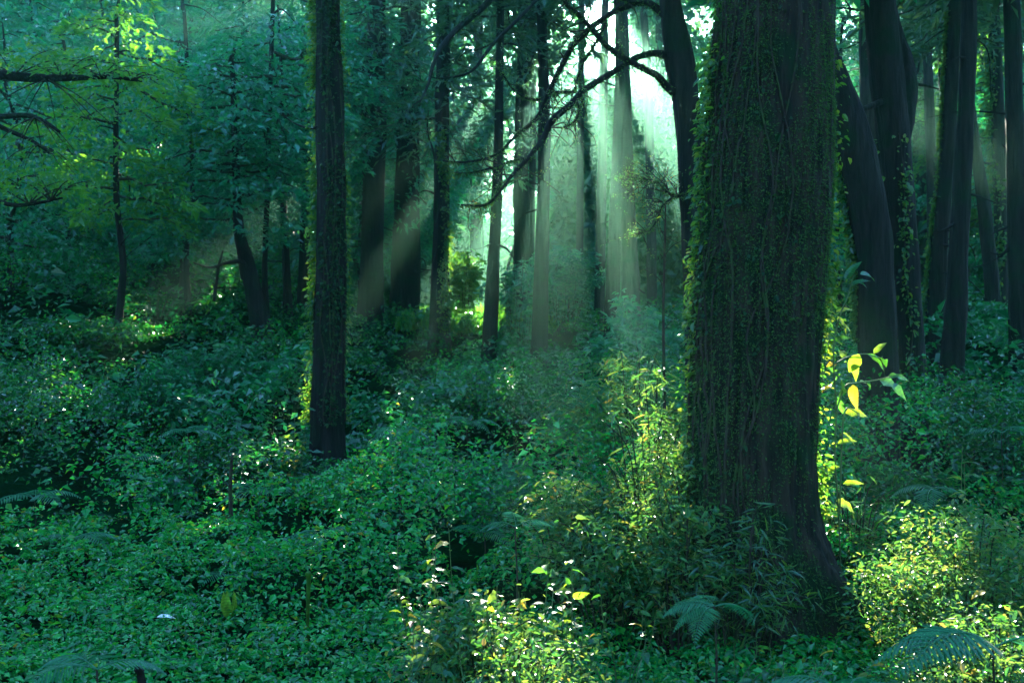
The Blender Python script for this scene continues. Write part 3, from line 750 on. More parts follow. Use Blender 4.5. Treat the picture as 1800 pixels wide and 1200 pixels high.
LEFT = [  # px of stem, Y, crown bottom, crown top, R, leaf, label
    (205, 22, 5.2, 10.2, 2.6, 'maple', 'light green maple with its crest in sun at the top left'),
    (330, 27, 4.5, 12, 3.2, 'crown', 'teal layered tree right of the sunlit maple crest'),
    (470, 25, 6.0, 13, 3.0, 'crown', 'feathery teal tree hanging beside the ivy trunk top'),
    (120, 30, 4.2, 12, 3.4, 'crown', 'deep green tree behind the horizontal mossy branch'),
    (20, 25, 4.0, 10, 3.0, 'crown', 'bright leafy small tree at the left border below the branch'),
    (270, 34, 4.6, 13, 3.6, 'crown', 'dark teal tree behind the small leaning tree, to its left'),
    (430, 36, 5.0, 16, 3.8, 'crown', 'tall bluish tree rising behind the small leaning tree'),
    (560, 38, 5.0, 17, 3.8, 'crown', 'bluish tree behind the ivy trunk'),
    (640, 34, 4.5, 14, 3.4, 'crown', 'dark leafy tree right behind the ivy trunk'),
    (60, 40, 5.5, 17, 4.2, 'crown', 'far tree high on the slope at the left border'),
    (190, 42, 5.5, 18, 4.2, 'crown', 'far tree seen above the sunlit maple crest'),
    (330, 46, 5.0, 20, 4.4, 'crown', 'far hazy tree at the top between maple and ivy trunk'),
    (730, 40, 4.0, 13, 3.4, 'crown', 'leafy tree filling the gap behind the thick dark trunk'),
    (-40, 33, 4.5, 14, 3.6, 'crown', 'tree half cut off by the left border on the slope'),
    (830, 52, 4.0, 13, 3.2, 'crown', 'far bluish-green tree over the bright grass patch'),
    (900, 44, 3.5, 9.0, 2.2, 'crown', 'rounded bluish-green tree behind the stubby trunk'),
    (985, 50, 3.5, 9.0, 2.6, 'crown', 'hazy tree crown low behind the slim black trunk'),
    (1480, 32, 4.0, 13, 2.8, 'crown', 'bright-edged leafy tree in the gap right of the huge trunk'),
    (1640, 48, 4.0, 17, 3.4, 'crown', 'pale hazy leafy tree filling the right gap'),
    (1740, 40, 4.0, 16, 3.2, 'maple', 'yellow-green leafy tree behind the right border trunks'),
    (1820, 34, 4.0, 14, 3.2, 'crown', 'leafy tree cut off by the right border'),
    (1560, 54, 4.5, 18, 3.4, 'crown', 'far tree in mist behind the bowed trunk'),
    (1200, 56, 4.0, 11, 3.0, 'crown', 'misty tree behind the arching tree'),
    (1060, 60, 4.0, 9.5, 3.2, 'crown', 'far misty tree below the sun gap'),
]
for (px, Y, z0, z1, R, lf, lab) in LEFT:
    x = (px - 900) / FPX * Y; gz = float(ground_z(x, Y))
    s = Y / FPX
    pts = [(px + rng.normal(0, 8), HY - (z1 - 1.5 - ZC) / s, 0.10 / s), (px + rng.normal(0, 10), HY - (gz + 3.5 - ZC) / s, 0.13 / s), (px + rng.normal(0, 9), HY - (gz + 1.8 - ZC) / s, 0.15 / s), (px, HY - (gz + 0.2 - ZC) / s, 0.2 / s)]
    if Y < 35: z0 -= 1.3
    sc = max(1.0, Y / 26)
    tree(lab, pts, Y, z1, brd(z0 + gz * 0.35, z1, R=R, nsp=int(36 * (z1 - z0) / 7), nleaf=230, L=0.16 * sc, leaf=lf, flat=0.06, droop=0.34), name='leafy_tree', sides=10)

# the maple limb that reaches in from the left border, its stem stands outside the frame
br1 = px_branch([(-170, 150, 26), (-60, 128, 22), (0, 132, 18), (60, 137, 15), (130, 137, 11), (190, 136, 7), (250, 143, 4)], 15, 0.5)
br2 = px_branch([(-170, 190, 20), (-40, 200, 12), (0, 205, 10), (45, 203, 9), (75, 212, 7), (105, 232, 5)], 15, -0.3)
br3 = px_branch([(-160, 200, 16), (-30, 215, 10), (20, 232, 8), (60, 250, 6), (90, 272, 4)], 15, 0.2)
br4 = px_branch([(-170, 350, 14), (-40, 345, 9), (20, 360, 8), (60, 358, 6), (110, 348, 4)], 15, 0.3)
tM, pM, rM = tree('spreading tree reaching a horizontal mossy branch in at the left border', [(-190, 0, 46), (-185, 300, 52), (-180, 700, 62)], 15, 13, brd(7.6, 13, R=4.0, nsp=34, nleaf=140, L=0.16, leaf='crown'), branches=[br1, br2, br3, br4], name='spreading_tree', sides=18)
def maple_sprays():
    base = np.array(tM.location); mb = MB(); tw = MB()
    spots = [(br1, 0.40, 1.0, 0.14, 500, 1), (br1, 0.62, 0.9, 0.12, 420, 1), (br1, 0.80, 0.7, 0.08, 300, 1), (br1, 0.95, 0.5, 0.0, 120, 0),
             (br2, 0.7, 0.6, -0.25, 160, 0), (br3, 0.8, 0.6, -0.2, 160, 0), (br4, 0.7, 0.8, 0.15, 260, 0), (br4, 0.9, 0.6, 0.15, 200, 0), (br1, 0.55, 1.0, -0.35, 120, 0)]
    for br, f, rad, dz, n, up in spots:
        c = catmull(np.array(br), 10); p = c[int(f * (len(c) - 1)), :3]
        a = rng.uniform(0, 2 * PI, n); r = rad * np.sqrt(rng.random(n))
        pos = p + np.stack([np.cos(a) * r * 1.25, np.sin(a) * r, dz * 2 + 0.16 * np.sin(a * 3 + r * 5) - 0.25 * (r / rad) ** 2 * rad * 0.5 + rng.normal(0, 0.045, n)], 1)
        d = np.stack([np.cos(a), np.sin(a), -0.4 + 0 * a], 1) + rng.normal(0, 0.4, (n, 3))
        l = 0.085 * rng.lognormal(0, 0.25, n)
        leaf_batch(mb, pos, d, np.array([0, 0, 1.0]) + rng.normal(0, 0.4, (n, 3)), l, l * 0.65)
        for k in range(7):
            aa = k * 2.4; e = p + np.array([math.cos(aa) * rad, math.sin(aa) * rad, dz * 2])
            tt = catmull(np.array([p, (p + e) / 2 + np.array([0, 0, 0.08]), e]), 5); tube(tw, tt, np.linspace(0.014, 0.004, len(tt)), 4, cap=False)
    fo = tag(mb.build('foliage', M['maple'], tM, base), kind='stuff'); tag(tw.build('twigs', M['twig'], fo, base), kind='stuff')
maple_sprays()

# ------------------------------------------------------------------ far wood closing the view all round
def far_wood():
    mb = MB()
    def part(n, az, r, hgt, L, cut):
        x = np.sin(az) * r; y = np.cos(az) * r
        z = ground_z(x, y) + hgt
        pos = np.stack([x, y, z], 1)
        pos = pos[fbm(x * 0.35, y * 0.35, z * 0.45, 2) > cut]
        pos = pos[keep(pos)]
        az_ = np.degrees(np.arctan2(pos[:, 0], pos[:, 1])) + 0.5 * (fbm(pos[:, 2] * 0.5, pos[:, 0] * 0.3, 0.1, 2) - 0.5); zz_ = pos[:, 2]
        gap = ((az_ > 3.7) & (az_ < 6.0) & (zz_ > 18.5) & (zz_ < 25.0)) | ((az_ > 1.4) & (az_ <= 3.7) & (zz_ > 17.5) & (zz_ < 21.5))  # gap shaped to pass the wanted sun shafts and block the rest
        gap &= fbm(np.floor(az_ * 2.2 + 0.5 * pos[:, 2]) * 3.7, pos[:, 2] * 0.42, 5.5, 2) > 0.40
        pos = pos[~(gap & (pos[:, 1] > 55))]; n = len(pos)
        d = rand_dirs(n) + np.array([0, 0, -0.5]); l = L * rng.lognormal(0, 0.3, n)
        leaf_batch(mb, pos, d, np.array([0, -0.3, 1.0]) + rng.normal(0, 0.6, (n, 3)), l, l * 0.6)
    n = 160000                                   # in front: the wood behind the trunks, open only towards the sun
    az = rng.uniform(-0.75, 0.75, n)
    top = 31 + 5 * fbm(az * 14, 0.3, 0.7, 3)
    top = top - 8 * sstep(-0.10, -0.22, az)
    part(n, az, rng.uniform(62, 88, n), rng.random(n) ** 0.9 * top, 0.75, 0.36)
    n = 80000                                    # low thickets that close the gaps near the ground
    part(n, rng.uniform(-0.65, 0.65, n), rng.uniform(46, 62, n), rng.random(n) ** 1.3 * 10, 0.40, 0.30)
    n = 52000                                    # young trees behind the sunlit gap
    part(n, rng.uniform(-0.14, 0.15, n), rng.uniform(45, 60, n), rng.random(n) * (9.5 + 3.5 * rng.random(n)), 0.40, 0.28)
    n = 45000                                    # the same wood going on round the sides and behind the camera
    az = rng.uniform(0.75, 2 * PI - 0.75, n)
    part(n, az, rng.uniform(20, 50, n), rng.random(n) ** 0.9 * 18, 0.75, 0.36)
    tag(mb.build('far_wood', M['far']), 'far-off wood closing the view behind the trunks', 'wood', kind='stuff')
far_wood()

# ------------------------------------------------------------------ leaf meshes shared by the plants whose leaves can be told apart
def leaf_mesh(name, mat, ratio=0.42, bend=0.25, fold=0.22, tip=1.0, wav=0.0):
    nt_ = 9; t = np.linspace(0, 1, nt_)
    w = 0.5 * ratio * (np.sin(PI * t ** 0.75)) ** 0.8 * (1 - 0.25 * t); w[0] = 0.012; w[-1] = 0.004
    mb = MB(); rows = []
    for i in range(nt_):
        y = t[i]; zc = -bend * t[i] ** 2 + 0.06 * math.sin(t[i] * 3)
        for s in (-1, -0.5, 0, 0.5, 1):
            rows.append([s * w[i], y * (1 - 0.1 * bend * t[i]), zc + fold * abs(s) * w[i] + wav * math.sin(t[i] * 14 + s) * w[i] * abs(s)])
    i = np.arange(nt_ - 1)[:, None] * 5 + np.arange(4)[None, :]
    mb.add(rows, np.stack([i, i + 1, i + 6, i + 5], -1))
    return mb.mesh(name, mat, smooth=True)

LEAFS = {}
for key in ('broad', 'broad2', 'yellow', 'rust', 'pale'):
    LEAFS[key] = [leaf_mesh('broad_leaf', M[key], 0.45, 0.22, 0.25), leaf_mesh('broad_leaf', M[key], 0.55, 0.35, 0.15, wav=0.25), leaf_mesh('broad_leaf', M[key], 0.36, 0.12, 0.3, wav=0.15)]
LEAFS['bamboo'] = [leaf_mesh('bamboo_leaf', M['bamboo'], 0.13, 0.35, 0.3), leaf_mesh('bamboo_leaf', M['bamboo'], 0.16, 0.55, 0.25), leaf_mesh('bamboo_leaf', M['bamboo'], 0.11, 0.2, 0.3)]

def place_leaf(root, p, d, up, L, key='broad', var=None, name='leaf', part=None):
    me = LEAFS[key][rng.integers(0, 3) if var is None else var]
    o = bpy.data.objects.new(name, me); COL.objects.link(o); o.parent = part or root
    y = Vector(d).normalized(); z = Vector(up); z = (z - y * z.dot(y)).normalized(); x = y.cross(z)
    m = Matrix((x, y, z)).transposed().to_4x4()
    o.matrix_local = Matrix.Translation(Vector(p) - root.location) @ m @ Matrix.Diagonal((L, L, L, 1))
    return o

def ground_at(px, Y):
    x = (px - 900) / FPX * Y
    return np.array([x, Y, float(ground_z(x, Y))])

def leafy_plant(label, px, Y, top_py, nstem, nleaf, L, group=None, name='broadleaf_plant', spread=0.22, mix=(0.62, 0.30, 0.06, 0.02), lean=(0, 0)):
    b = ground_at(px, Y); H = max(0.15, ZC - (top_py - HY) / FPX * Y - b[2])
    root = empty(name, b, label, 'plant', group)
    for s in range(nstem):
        a = rng.uniform(0, 2 * PI); h = H * rng.uniform(0.55, 1.0) if s else H
        off = np.array([math.cos(a), math.sin(a), 0]) * spread * rng.uniform(0.3, 1.0)
        e = b + off * rng.uniform(0.8, 1.8) + np.array([lean[0], lean[1], h])
        pts = np.array([b + off * 0.25 + np.array([0, 0, -0.03]), b + off * 0.5 + np.array([0, 0, h * 0.4]) + rng.normal(0, 0.02, 3), (b + off + e) / 2 + np.array([0, 0, h * 0.22]), e])
        c = catmull(pts, 6)
        sm = MB(); tube(sm, c, np.linspace(0.006, 0.0025, len(c)), 5, cap=False); stem = sm.build('stem', M['stem'], root, b, True)
        nl = max(3, nleaf // nstem)
        for k in range(nl):
            f = 0.25 + 0.75 * (k + 0.5 * rng.random()) / nl
            p = c[min(len(c) - 1, int(f * (len(c) - 1)))]
            az = k * 2.39996 + rng.normal(0, 0.3)
            d = np.array([math.cos(az), math.sin(az), rng.uniform(-0.25, 0.35)])
            l = L * rng.uniform(0.55, 1.25) * (1.1 - 0.25 * f)
            key = rng.choice(['broad', 'broad2', 'yellow', 'rust'], p=mix)
            place_leaf(root, p, d, np.array([0, -0.15, 1.0]) + rng.normal(0, 0.45, 3), l, key, part=stem)
    return root

# --- the bright patch of broad-leaved plants in the foreground centre
FP = [
    ('tall pale-stalked plant with drooping lit leaves, highest at the left of the bright patch', 742, 7.0, 920, 5, 44, 0.13),
    ('arching plant with white-lit leaf tips right of the pale-stalked plant', 812, 7.1, 920, 5, 44, 0.13),
    ('low lit plant below the arching white-tipped plant', 800, 6.6, 1000, 5, 30, 0.11),
    ('yellow-green upright leaves in the middle of the bright patch', 945, 6.9, 955, 5, 44, 0.14),
    ('broad dark-leaved plant right of the upright yellow-green leaves', 1010, 6.8, 975, 6, 44, 0.12),
    ('lit plant at the left rim of the bright patch with drooping yellow leaf', 715, 6.4, 1045, 5, 40, 0.12),
    ('dense white-lit leaves at the bright centre of the foreground', 880, 6.4, 1010, 7, 60, 0.11),
    ('small-leaved plant at the bottom edge below the bright centre', 850, 5.9, 1110, 5, 30, 0.085),
    ('green plant at the bottom edge right of the bright patch', 1000, 5.9, 1100, 5, 30, 0.09),
    ('leaning leafy plant between the bright patch and the trunk-foot ferns', 1095, 6.8, 1010, 5, 28, 0.10),
    ('shadowed broad leaves at the foot of the huge trunk', 1300, 6.9, 1110, 5, 28, 0.12),
    ('leafy sprout right below the huge trunk with one long leaf', 1400, 6.6, 1120, 4, 20, 0.13),
    ('tall sprout with large leaves rising over the right thicket', 1722, 8.4, 785, 3, 18, 0.19),
    ('lit pointed leaves in front of the right thicket', 1575, 6.7, 1085, 3, 14, 0.13),
    ('green leaves at the right border below the tall sprout', 1765, 6.8, 1020, 4, 22, 0.11),
    ('tiny yellow-green plant on the left carpet of leaves', 362, 7.9, 1092, 3, 12, 0.09),
    ('round-leaved seedling beside the tiny yellow-green plant', 398, 7.8, 1118, 1, 4, 0.09),
    ('lit leafy plant at the left foot of the straight dark trunk', 522, 14.6, 690, 6, 60, 0.17),
]
for i, a in enumerate(FP):
    mix = (0.45, 0.45, 0.08, 0.02) if i in (0, 1, 3, 5, 13) else ((0.3, 0.62, 0.07, 0.01) if i in (15, 17) else (0.62, 0.32, 0.04, 0.02))
    leafy_plant(*a, mix=mix, name='broadleaf_plant')

# --- big-leaved climber on the lit right side of the huge trunk
def climber():
    Y = 8.5
    b = P(1476, 930, Y)
    b[2] = float(ground_z(b[0], b[1]))
    root = empty('climbing_plant', b, 'big-leaved climber with one yellow leaf beside the lit right edge of the huge trunk', 'plant')
    stems = [[(1478, 1010, 3), (1474, 900, 3), (1468, 800, 3), (1470, 720, 3), (1465, 620, 3), (1475, 560, 3), (1490, 520, 3), (1502, 480, 2)],
             [(1469, 725, 3), (1485, 680, 3), (1505, 673, 3), (1540, 668, 2), (1570, 660, 2)],
             [(1466, 640, 3), (1490, 628, 3), (1520, 622, 2), (1545, 628, 2)],
             [(1476, 900, 3), (1480, 780, 3), (1486, 720, 3), (1510, 726, 2)]]
    for s in stems:
        c = catmull(np.array(px_branch(s, Y, 0.05)), 6); sm = MB(); tube(sm, c[:, :3], np.maximum(c[:, 3], 0.005), 5, cap=False); sm.build('stem', M['stem'], root, b, True)
    LV = [(1486, 492, 50, 48, 'broad'), (1496, 500, 15, 34, 'broad'), (1512, 482, -8, 42, 'broad'), (1504, 494, -25, 26, 'broad'), (1478, 512, 200, 26, 'broad2'),
          (1460, 560, 155, 38, 'broad'), (1470, 548, 10, 34, 'broad2'), (1472, 556, -60, 36, 'broad2'), (1460, 585, 230, 30, 'broad2'), (1466, 600, 30, 30, 'broad'), (1452, 610, 190, 36, 'broad'), (1478, 570, -30, 34, 'broad2'),
          (1525, 622, -40, 46, 'broad'), (1536, 622, 40, 36, 'broad2'), (1540, 628, -10, 42, 'broad'), (1510, 622, -110, 44, 'broad2'), (1495, 628, -80, 44, 'broad2'), (1480, 628, 60, 28, 'broad2'),
          (1512, 672, -10, 38, 'broad'), (1546, 668, -25, 56, 'broad'), (1560, 662, 8, 36, 'broad'), (1500, 676, -98, 46, 'yellow'), (1478, 668, -60, 42, 'broad'), (1470, 660, -110, 38, 'broad'),
          (1474, 700, -70, 34, 'broad'), (1486, 726, 5, 40, 'broad2'), (1480, 760, -40, 34, 'broad2'), (1472, 780, 20, 34, 'broad2'), (1476, 820, 200, 30, 'broad2'), (1482, 850, 10, 36, 'broad2'),
          (1468, 640, 170, 24, 'yellow'), (1462, 680, 190, 24, 'yellow'), (1470, 880, -20, 40, 'broad2'), (1460, 520, 100, 28, 'broad2'), (1470, 470, 80, 24, 'broad2')]
    for px, py, ang, l, key in LV:
        a = math.radians(ang); p = P(px, py, Y + rng.normal(0, 0.06))
        d = np.array([math.cos(a), rng.normal(0, 0.45), math.sin(a)])
        place_leaf(root, p, d, np.array([rng.normal(0, 0.4), -0.55, 0.8]), l * Y / FPX * 1.0, key)
climber()

# --- shrubs whose small leaves cannot be picked apart
def shrub(label, px, Y, top_py, R, nst, nleaf, L, ratio, mat='shrub', name='leafy_shrub', lean=0.0, arch=0.35, ry=None, upn=0.6, low=0.15, parts=0):
    b = ground_at(px, Y); H = ZC - (top_py - HY) / FPX * Y - b[2]
    root = empty(name, b, label, 'shrub')
    st, lf = MB(), MB()
    ry = ry or R; curves = []
    for s in range(nst):
        a = s * 2.39996 + rng.normal(0, 0.3); rr = math.sqrt((s + 0.5) / nst)
        off = np.array([math.cos(a) * R * rr, math.sin(a) * ry * rr, 0])
        h = H * rng.uniform(0.6, 1.02) * (1 - 0.35 * rr ** 2)
        foot = b + off * 0.35; foot[2] = float(ground_z(foot[0], foot[1])) - 0.03
        top = b + off * (1 + arch * 0.5) + np.array([lean, 0, h - arch * 0.25 * h * rr])
        mid = b + off * 0.7 + np.array([lean * 0.4, 0, h * 0.72]) + rng.normal(0, 0.04, 3)
        c = catmull(np.array([foot, mid, top]), 10)
        tube(st, c, np.linspace(0.009, 0.003, len(c)), 4, cap=False); curves.append(c)
        n = int(nleaf / nst * rng.uniform(0.6, 1.4))
        f = low + (1 - low) * rng.random(n) ** 0.75
        i = np.minimum((f * (len(c) - 1)).astype(int), len(c) - 1)
        pos = c[i] + rng.normal(0, 0.5, (n, 3)) * (0.10 + 0.10 * R) * np.array([1, 1, 0.8])
        d = rng.normal(size=(n, 3)); d[:, 2] = d[:, 2] * 0.4 - 0.3; d += off / max(R, .1) * 0.5
        l = L * rng.lognormal(0, 0.3, n)
        k = keep(pos, 1.3); n = int(k.sum())
        leaf_batch(lf, pos[k], d[k], np.array([0, 0, upn]) + rng.normal(0, 0.45, (n, 3)), l[k], l[k] * ratio * rng.uniform(0.75, 1.25, n), True)
    stems = tag(st.build('stems', M['twig'], root, b), kind='stuff')
    for k in range(parts):                             # the leaves that show largest, one by one
        c = curves[k % nst]; q = c[int(rng.uniform(0.45, 1.0) * (len(c) - 1))] + rng.normal(0, 0.05, 3) + np.array([0, -0.08, 0])
        a = rng.uniform(0, 2 * PI)
        place_leaf(root, q, np.array([math.cos(a), math.sin(a) * 0.6 - 0.2, rng.uniform(-0.9, 0.2)]), np.array([0, -0.5, 0.8]) + rng.normal(0, 0.3, 3), L * rng.uniform(0.9, 1.5), 'bamboo', part=stems)
    tag(lf.build('foliage', M[mat], root, b), kind='stuff')
    return root

shrub('dense sunlit thicket against the left side of the huge trunk', 1150, 8.9, 655, 0.62, 46, 5000, 0.055, 0.36, name='thicket', lean=0.02)
shrub('lit small-leaved growth filling the bright patch in the foreground', 870, 6.7, 1010, 0.62, 40, 2700, 0.05, 0.5, name='thicket', ry=0.45)
shrub('lit low growth at the bottom edge under the bright patch', 930, 5.9, 1095, 0.55, 36, 3000, 0.042, 0.5, name='thicket', ry=0.4)
shrub('full leafy mound overlapping the lower left of the huge trunk', 1195, 8.0, 800, 0.42, 40, 3200, 0.052, 0.4, name='thicket', arch=0.6)
shrub('half-lit leafy shoulder left of the sunlit thicket', 1010, 9.0, 775, 0.42, 30, 2800, 0.055, 0.42, name='thicket', arch=0.5)
shrub('narrow-leaved bamboo bush rising behind the sunlit thicket', 1110, 12.5, 560, 1.0, 40, 3600, 0.11, 0.20, name='bamboo_bush', arch=0.6)
shrub('lower shaded skirt of leaves left of the huge trunk, below the thicket', 1080, 8.3, 840, 0.62, 40, 4200, 0.055, 0.42, name='thicket', arch=0.6)
shrub('wispy tall bamboo sprays above the sunlit thicket', 1140, 9.5, 575, 0.55, 12, 420, 0.12, 0.16, name='bamboo_bush', arch=0.9, low=0.35, parts=90)
shrub('trailing bamboo grass over the front foot of the huge trunk', 1310, 7.75, 860, 0.42, 36, 800, 0.10, 0.13, 'ivy', name='bamboo_grass', arch=0.9, ry=0.28, upn=0.3, parts=220)
shrub('dappled small-leaved thicket right of the trunk foot', 1650, 7.6, 945, 0.66, 44, 4600, 0.046, 0.45, name='thicket')
shrub('lit mound of small leaves at the right edge of the foreground', 1720, 7.9, 850, 0.75, 44, 4300, 0.050, 0.42, name='thicket')
shrub('low thicket at the bottom right corner', 1740, 6.3, 1075, 0.6, 36, 4200, 0.042, 0.45, name='thicket')
shrub('tangle of lit grassy leaves at the right root of the huge trunk', 1500, 9.6, 790, 0.40, 30, 1400, 0.09, 0.15, name='bamboo_grass', arch=0.7, parts=80)
shrub('bush in half shade under the rim-lit trunk', 1690, 17, 690, 1.6, 40, 3800, 0.12, 0.45, 'cover_shaded')
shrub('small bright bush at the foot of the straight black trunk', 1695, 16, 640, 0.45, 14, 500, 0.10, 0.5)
shrub('shadowed bush behind the climber right of the huge trunk', 1560, 12.5, 800, 1.1, 36, 3200, 0.10, 0.42, 'cover_shaded')
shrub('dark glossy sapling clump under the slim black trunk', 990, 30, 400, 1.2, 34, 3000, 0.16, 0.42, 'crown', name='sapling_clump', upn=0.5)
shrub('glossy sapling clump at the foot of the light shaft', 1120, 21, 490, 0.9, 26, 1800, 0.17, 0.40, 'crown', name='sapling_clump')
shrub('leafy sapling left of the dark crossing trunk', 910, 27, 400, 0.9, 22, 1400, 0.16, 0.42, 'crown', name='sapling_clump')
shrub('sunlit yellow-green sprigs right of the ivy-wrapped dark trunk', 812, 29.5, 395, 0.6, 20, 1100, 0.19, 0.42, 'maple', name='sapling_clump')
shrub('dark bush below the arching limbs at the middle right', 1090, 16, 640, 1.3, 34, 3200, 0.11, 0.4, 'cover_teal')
shrub('mounded bush in the middle distance below the bright grass', 880, 19, 640, 1.6, 36, 3600, 0.11, 0.42, 'cover_shaded')
shrub('dark bush hugging the foot of the straight dark trunk', 595, 13.8, 815, 0.6, 36, 2600, 0.075, 0.45, 'cover_shaded')
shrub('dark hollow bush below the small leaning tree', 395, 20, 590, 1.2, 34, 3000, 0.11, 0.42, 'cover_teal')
shrub('round bush on the left slope under the bright small tree', 150, 22, 560, 1.5, 40, 3600, 0.12, 0.42, 'cover_shaded')
shrub('bush at the left border in the middle of the slope', 30, 18, 640, 1.4, 38, 3400, 0.11, 0.42, 'cover_shaded')
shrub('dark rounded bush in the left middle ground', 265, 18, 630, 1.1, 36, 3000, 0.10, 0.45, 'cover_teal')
shrub('bush on the left slope above the dark rounded bush', 270, 26, 500, 1.7, 40, 3400, 0.14, 0.42, 'cover_shaded')
shrub('leafy bush left of the lit plant near the straight dark trunk', 420, 15, 740, 1.0, 36, 3200, 0.085, 0.45, 'cover_shaded')
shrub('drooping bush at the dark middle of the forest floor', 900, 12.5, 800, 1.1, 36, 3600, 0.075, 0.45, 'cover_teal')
shrub('bush in the gloom left of the thicket', 985, 10.5, 850, 0.8, 36, 3400, 0.06, 0.45, 'cover_shaded')
shrub('dim bush at the right border under the border trunk', 1800, 14, 690, 1.2, 34, 2800, 0.09, 0.42, 'cover_shaded')

# --- ferns
def frond_mesh(name, seed, mat, npin=20, bip=True):
    r = np.random.default_rng(seed)
    t = np.linspace(0, 1, 26)
    arc = np.stack([0.03 * np.sin(t * 3 + seed), t * (1 - 0.12 * t), 0.50 * t - 0.66 * t ** 2.0], 1)
    mb = MB(); tube(mb, arc, np.linspace(0.010, 0.003, 26), 4, cap=False)
    pos, d, n, L, W = [], [], [], [], []
    for i in range(npin):
        f = 0.14 + 0.86 * i / npin
        p = np.array([np.interp(f, t, arc[:, k]) for k in range(3)])
        tn = np.array([np.interp(min(1, f + 0.04), t, arc[:, k]) for k in range(3)]) - p; tn /= np.linalg.norm(tn)
        pl = 0.36 * math.sin(PI * min(0.985, (0.10 + 0.9 * f)) ** 0.75) ** 0.9 * (1 - 0.35 * f) + 0.015
        for s in (-1, 1):
            pd = np.array([s, 0, 0]) + tn * 0.45 + np.array([0, 0, -0.16 + r.normal(0, 0.05)]); pd /= np.linalg.norm(pd)
            if bip:
                m = max(4, int(pl / 0.017))
                for j in range(m):
                    g = (j + 0.3) / m
                    pp = p + pd * pl * g + np.array([0, 0, -0.22 * pl * g * g])
                    ql = 0.026 * (1 - g * 0.6)
                    for q in (-1, 1):
                        pos.append(pp); d.append(tn * q + pd * 0.5); n.append([0, 0.15, 1]); L.append(ql); W.append(ql * 0.5)
                pos.append(p + pd * pl * 0.75); d.append(pd + np.array([0, 0, -0.3])); n.append([0, 0, 1]); L.append(pl * 0.25); W.append(0.012)
            else:
                pos.append(p); d.append(pd); n.append([0, 0.1, 1]); L.append(pl); W.append(0.036)
    leaf_batch(mb, np.array(pos), np.array(d), np.array(n, float), np.array(L), np.array(W), True, 0.1, 0.1)
    return mb.mesh(name, mat)
FRONDS = [frond_mesh('fern_frond', k, M['fern'], 14, False) for k in range(3)]
FINE = [frond_mesh('fine_fern_frond', k, M['fern'], 17, False) for k in range(3)]

def fern(label, px, Y, py, size, azs, tilt=0.0, name='fern', group=None, meshes=None):
    """crown of fronds whose centre is seen at (px, py); size = frond length"""
    c = P(px, py, Y); g = ground_at(px, Y)
    root = empty(name, g, label, 'fern', group)
    c[2] = max(c[2], g[2] + 0.12)
    st = MB(); pts = catmull(np.array([g + np.array([0, 0, -0.05]), (g + c) / 2 + np.array([0.02, 0.01, 0]), c]), 5)
    tube(st, pts, np.linspace(0.010, 0.006, len(pts)), 6); st.build('stalk', M['twig'], root, g, True)
    for i, a in enumerate(azs):
        o = bpy.data.objects.new('frond', (FINE if Y < 7 else FRONDS)[i % 3]); COL.objects.link(o); o.parent = root
        o.location = Vector(c - g); s = size * rng.uniform(0.85, 1.1); o.scale = (s, s, s)
        o.rotation_euler = (tilt + rng.normal(0, 0.1), rng.normal(0, 0.08), math.radians(a))
    return root
# azimuth 0 = away from the camera, 90 = left, -90 = right
fern('umbrella-shaped teal fern standing right of the straight dark trunk', 702, 13, 756, 0.46, (80, -85, 20, -30, 130, 170, -140), -0.15)
fern('pale fern arching at the dark foot of the straight dark trunk', 452, 12, 868, 0.55, (60, -60, 100, -110, 10))
fern('fern spreading at the left border above the leaf carpet', 60, 12, 875, 0.60, (70, -75, 20, -120, 140))
fern('small fern catching light in the left middle ground', 235, 14, 805, 0.55, (80, -80, 30, -30))
fern('dim fern near the middle of the left carpet', 400, 9.6, 1018, 0.42, (75, -70, 20, 150, -140))
fern('shadowy low fern at the left above the carpet', 130, 10.4, 945, 0.50, (60, -60, 110, -110))
fern('flat dark fern to the right of the dim fern', 560, 10.2, 945, 0.50, (85, -85, 40, -40, 180))
fern('white-lit fern at the left foot of the huge trunk', 1255, 6.7, 1065, 0.42, (80, 55, 105, 20, -60, 140), -0.1)
fern('large blurred teal fern in the bottom right corner', 1745, 5.2, 1135, 0.68, (95, 70, -80, 120), -0.05)
fern('blurred fern leaning in at the bottom right edge', 1480, 4.4, 1215, 0.45, (-75, -40, 60), -0.05)
fern('dim blurred fern near the bottom left corner', 170, 5.0, 1175, 0.42, (70, -60, 20, 130), -0.05)
fern('fern under the dark bush in the middle', 850, 10.2, 935, 0.45, (70, -75, 15, -130))
fern('teal fern between the bright patch and the dark bush', 905, 8.0, 925, 0.34, (80, -80, 10))
fern('fern in the dark hollow left of the straight dark trunk', 330, 13.5, 760, 0.55, (70, -70, 25, -20, 130))
fern('fern at the left border on the slope', 40, 16, 690, 0.7, (60, -80, -30, 110))
fern('fern on the slope under the small leaning tree', 480, 19, 640, 0.8, (75, -75, 10, -40))
fern('fern in the middle ground right of the umbrella fern', 820, 14.5, 745, 0.6, (80, -70, 20, -130))
fern('fern below the small bright bush on the right', 1760, 13, 760, 0.6, (70, -70, 20))
fern('fern in shade below the right border trunk', 1640, 11, 860, 0.5, (75, -75, 20, 150))

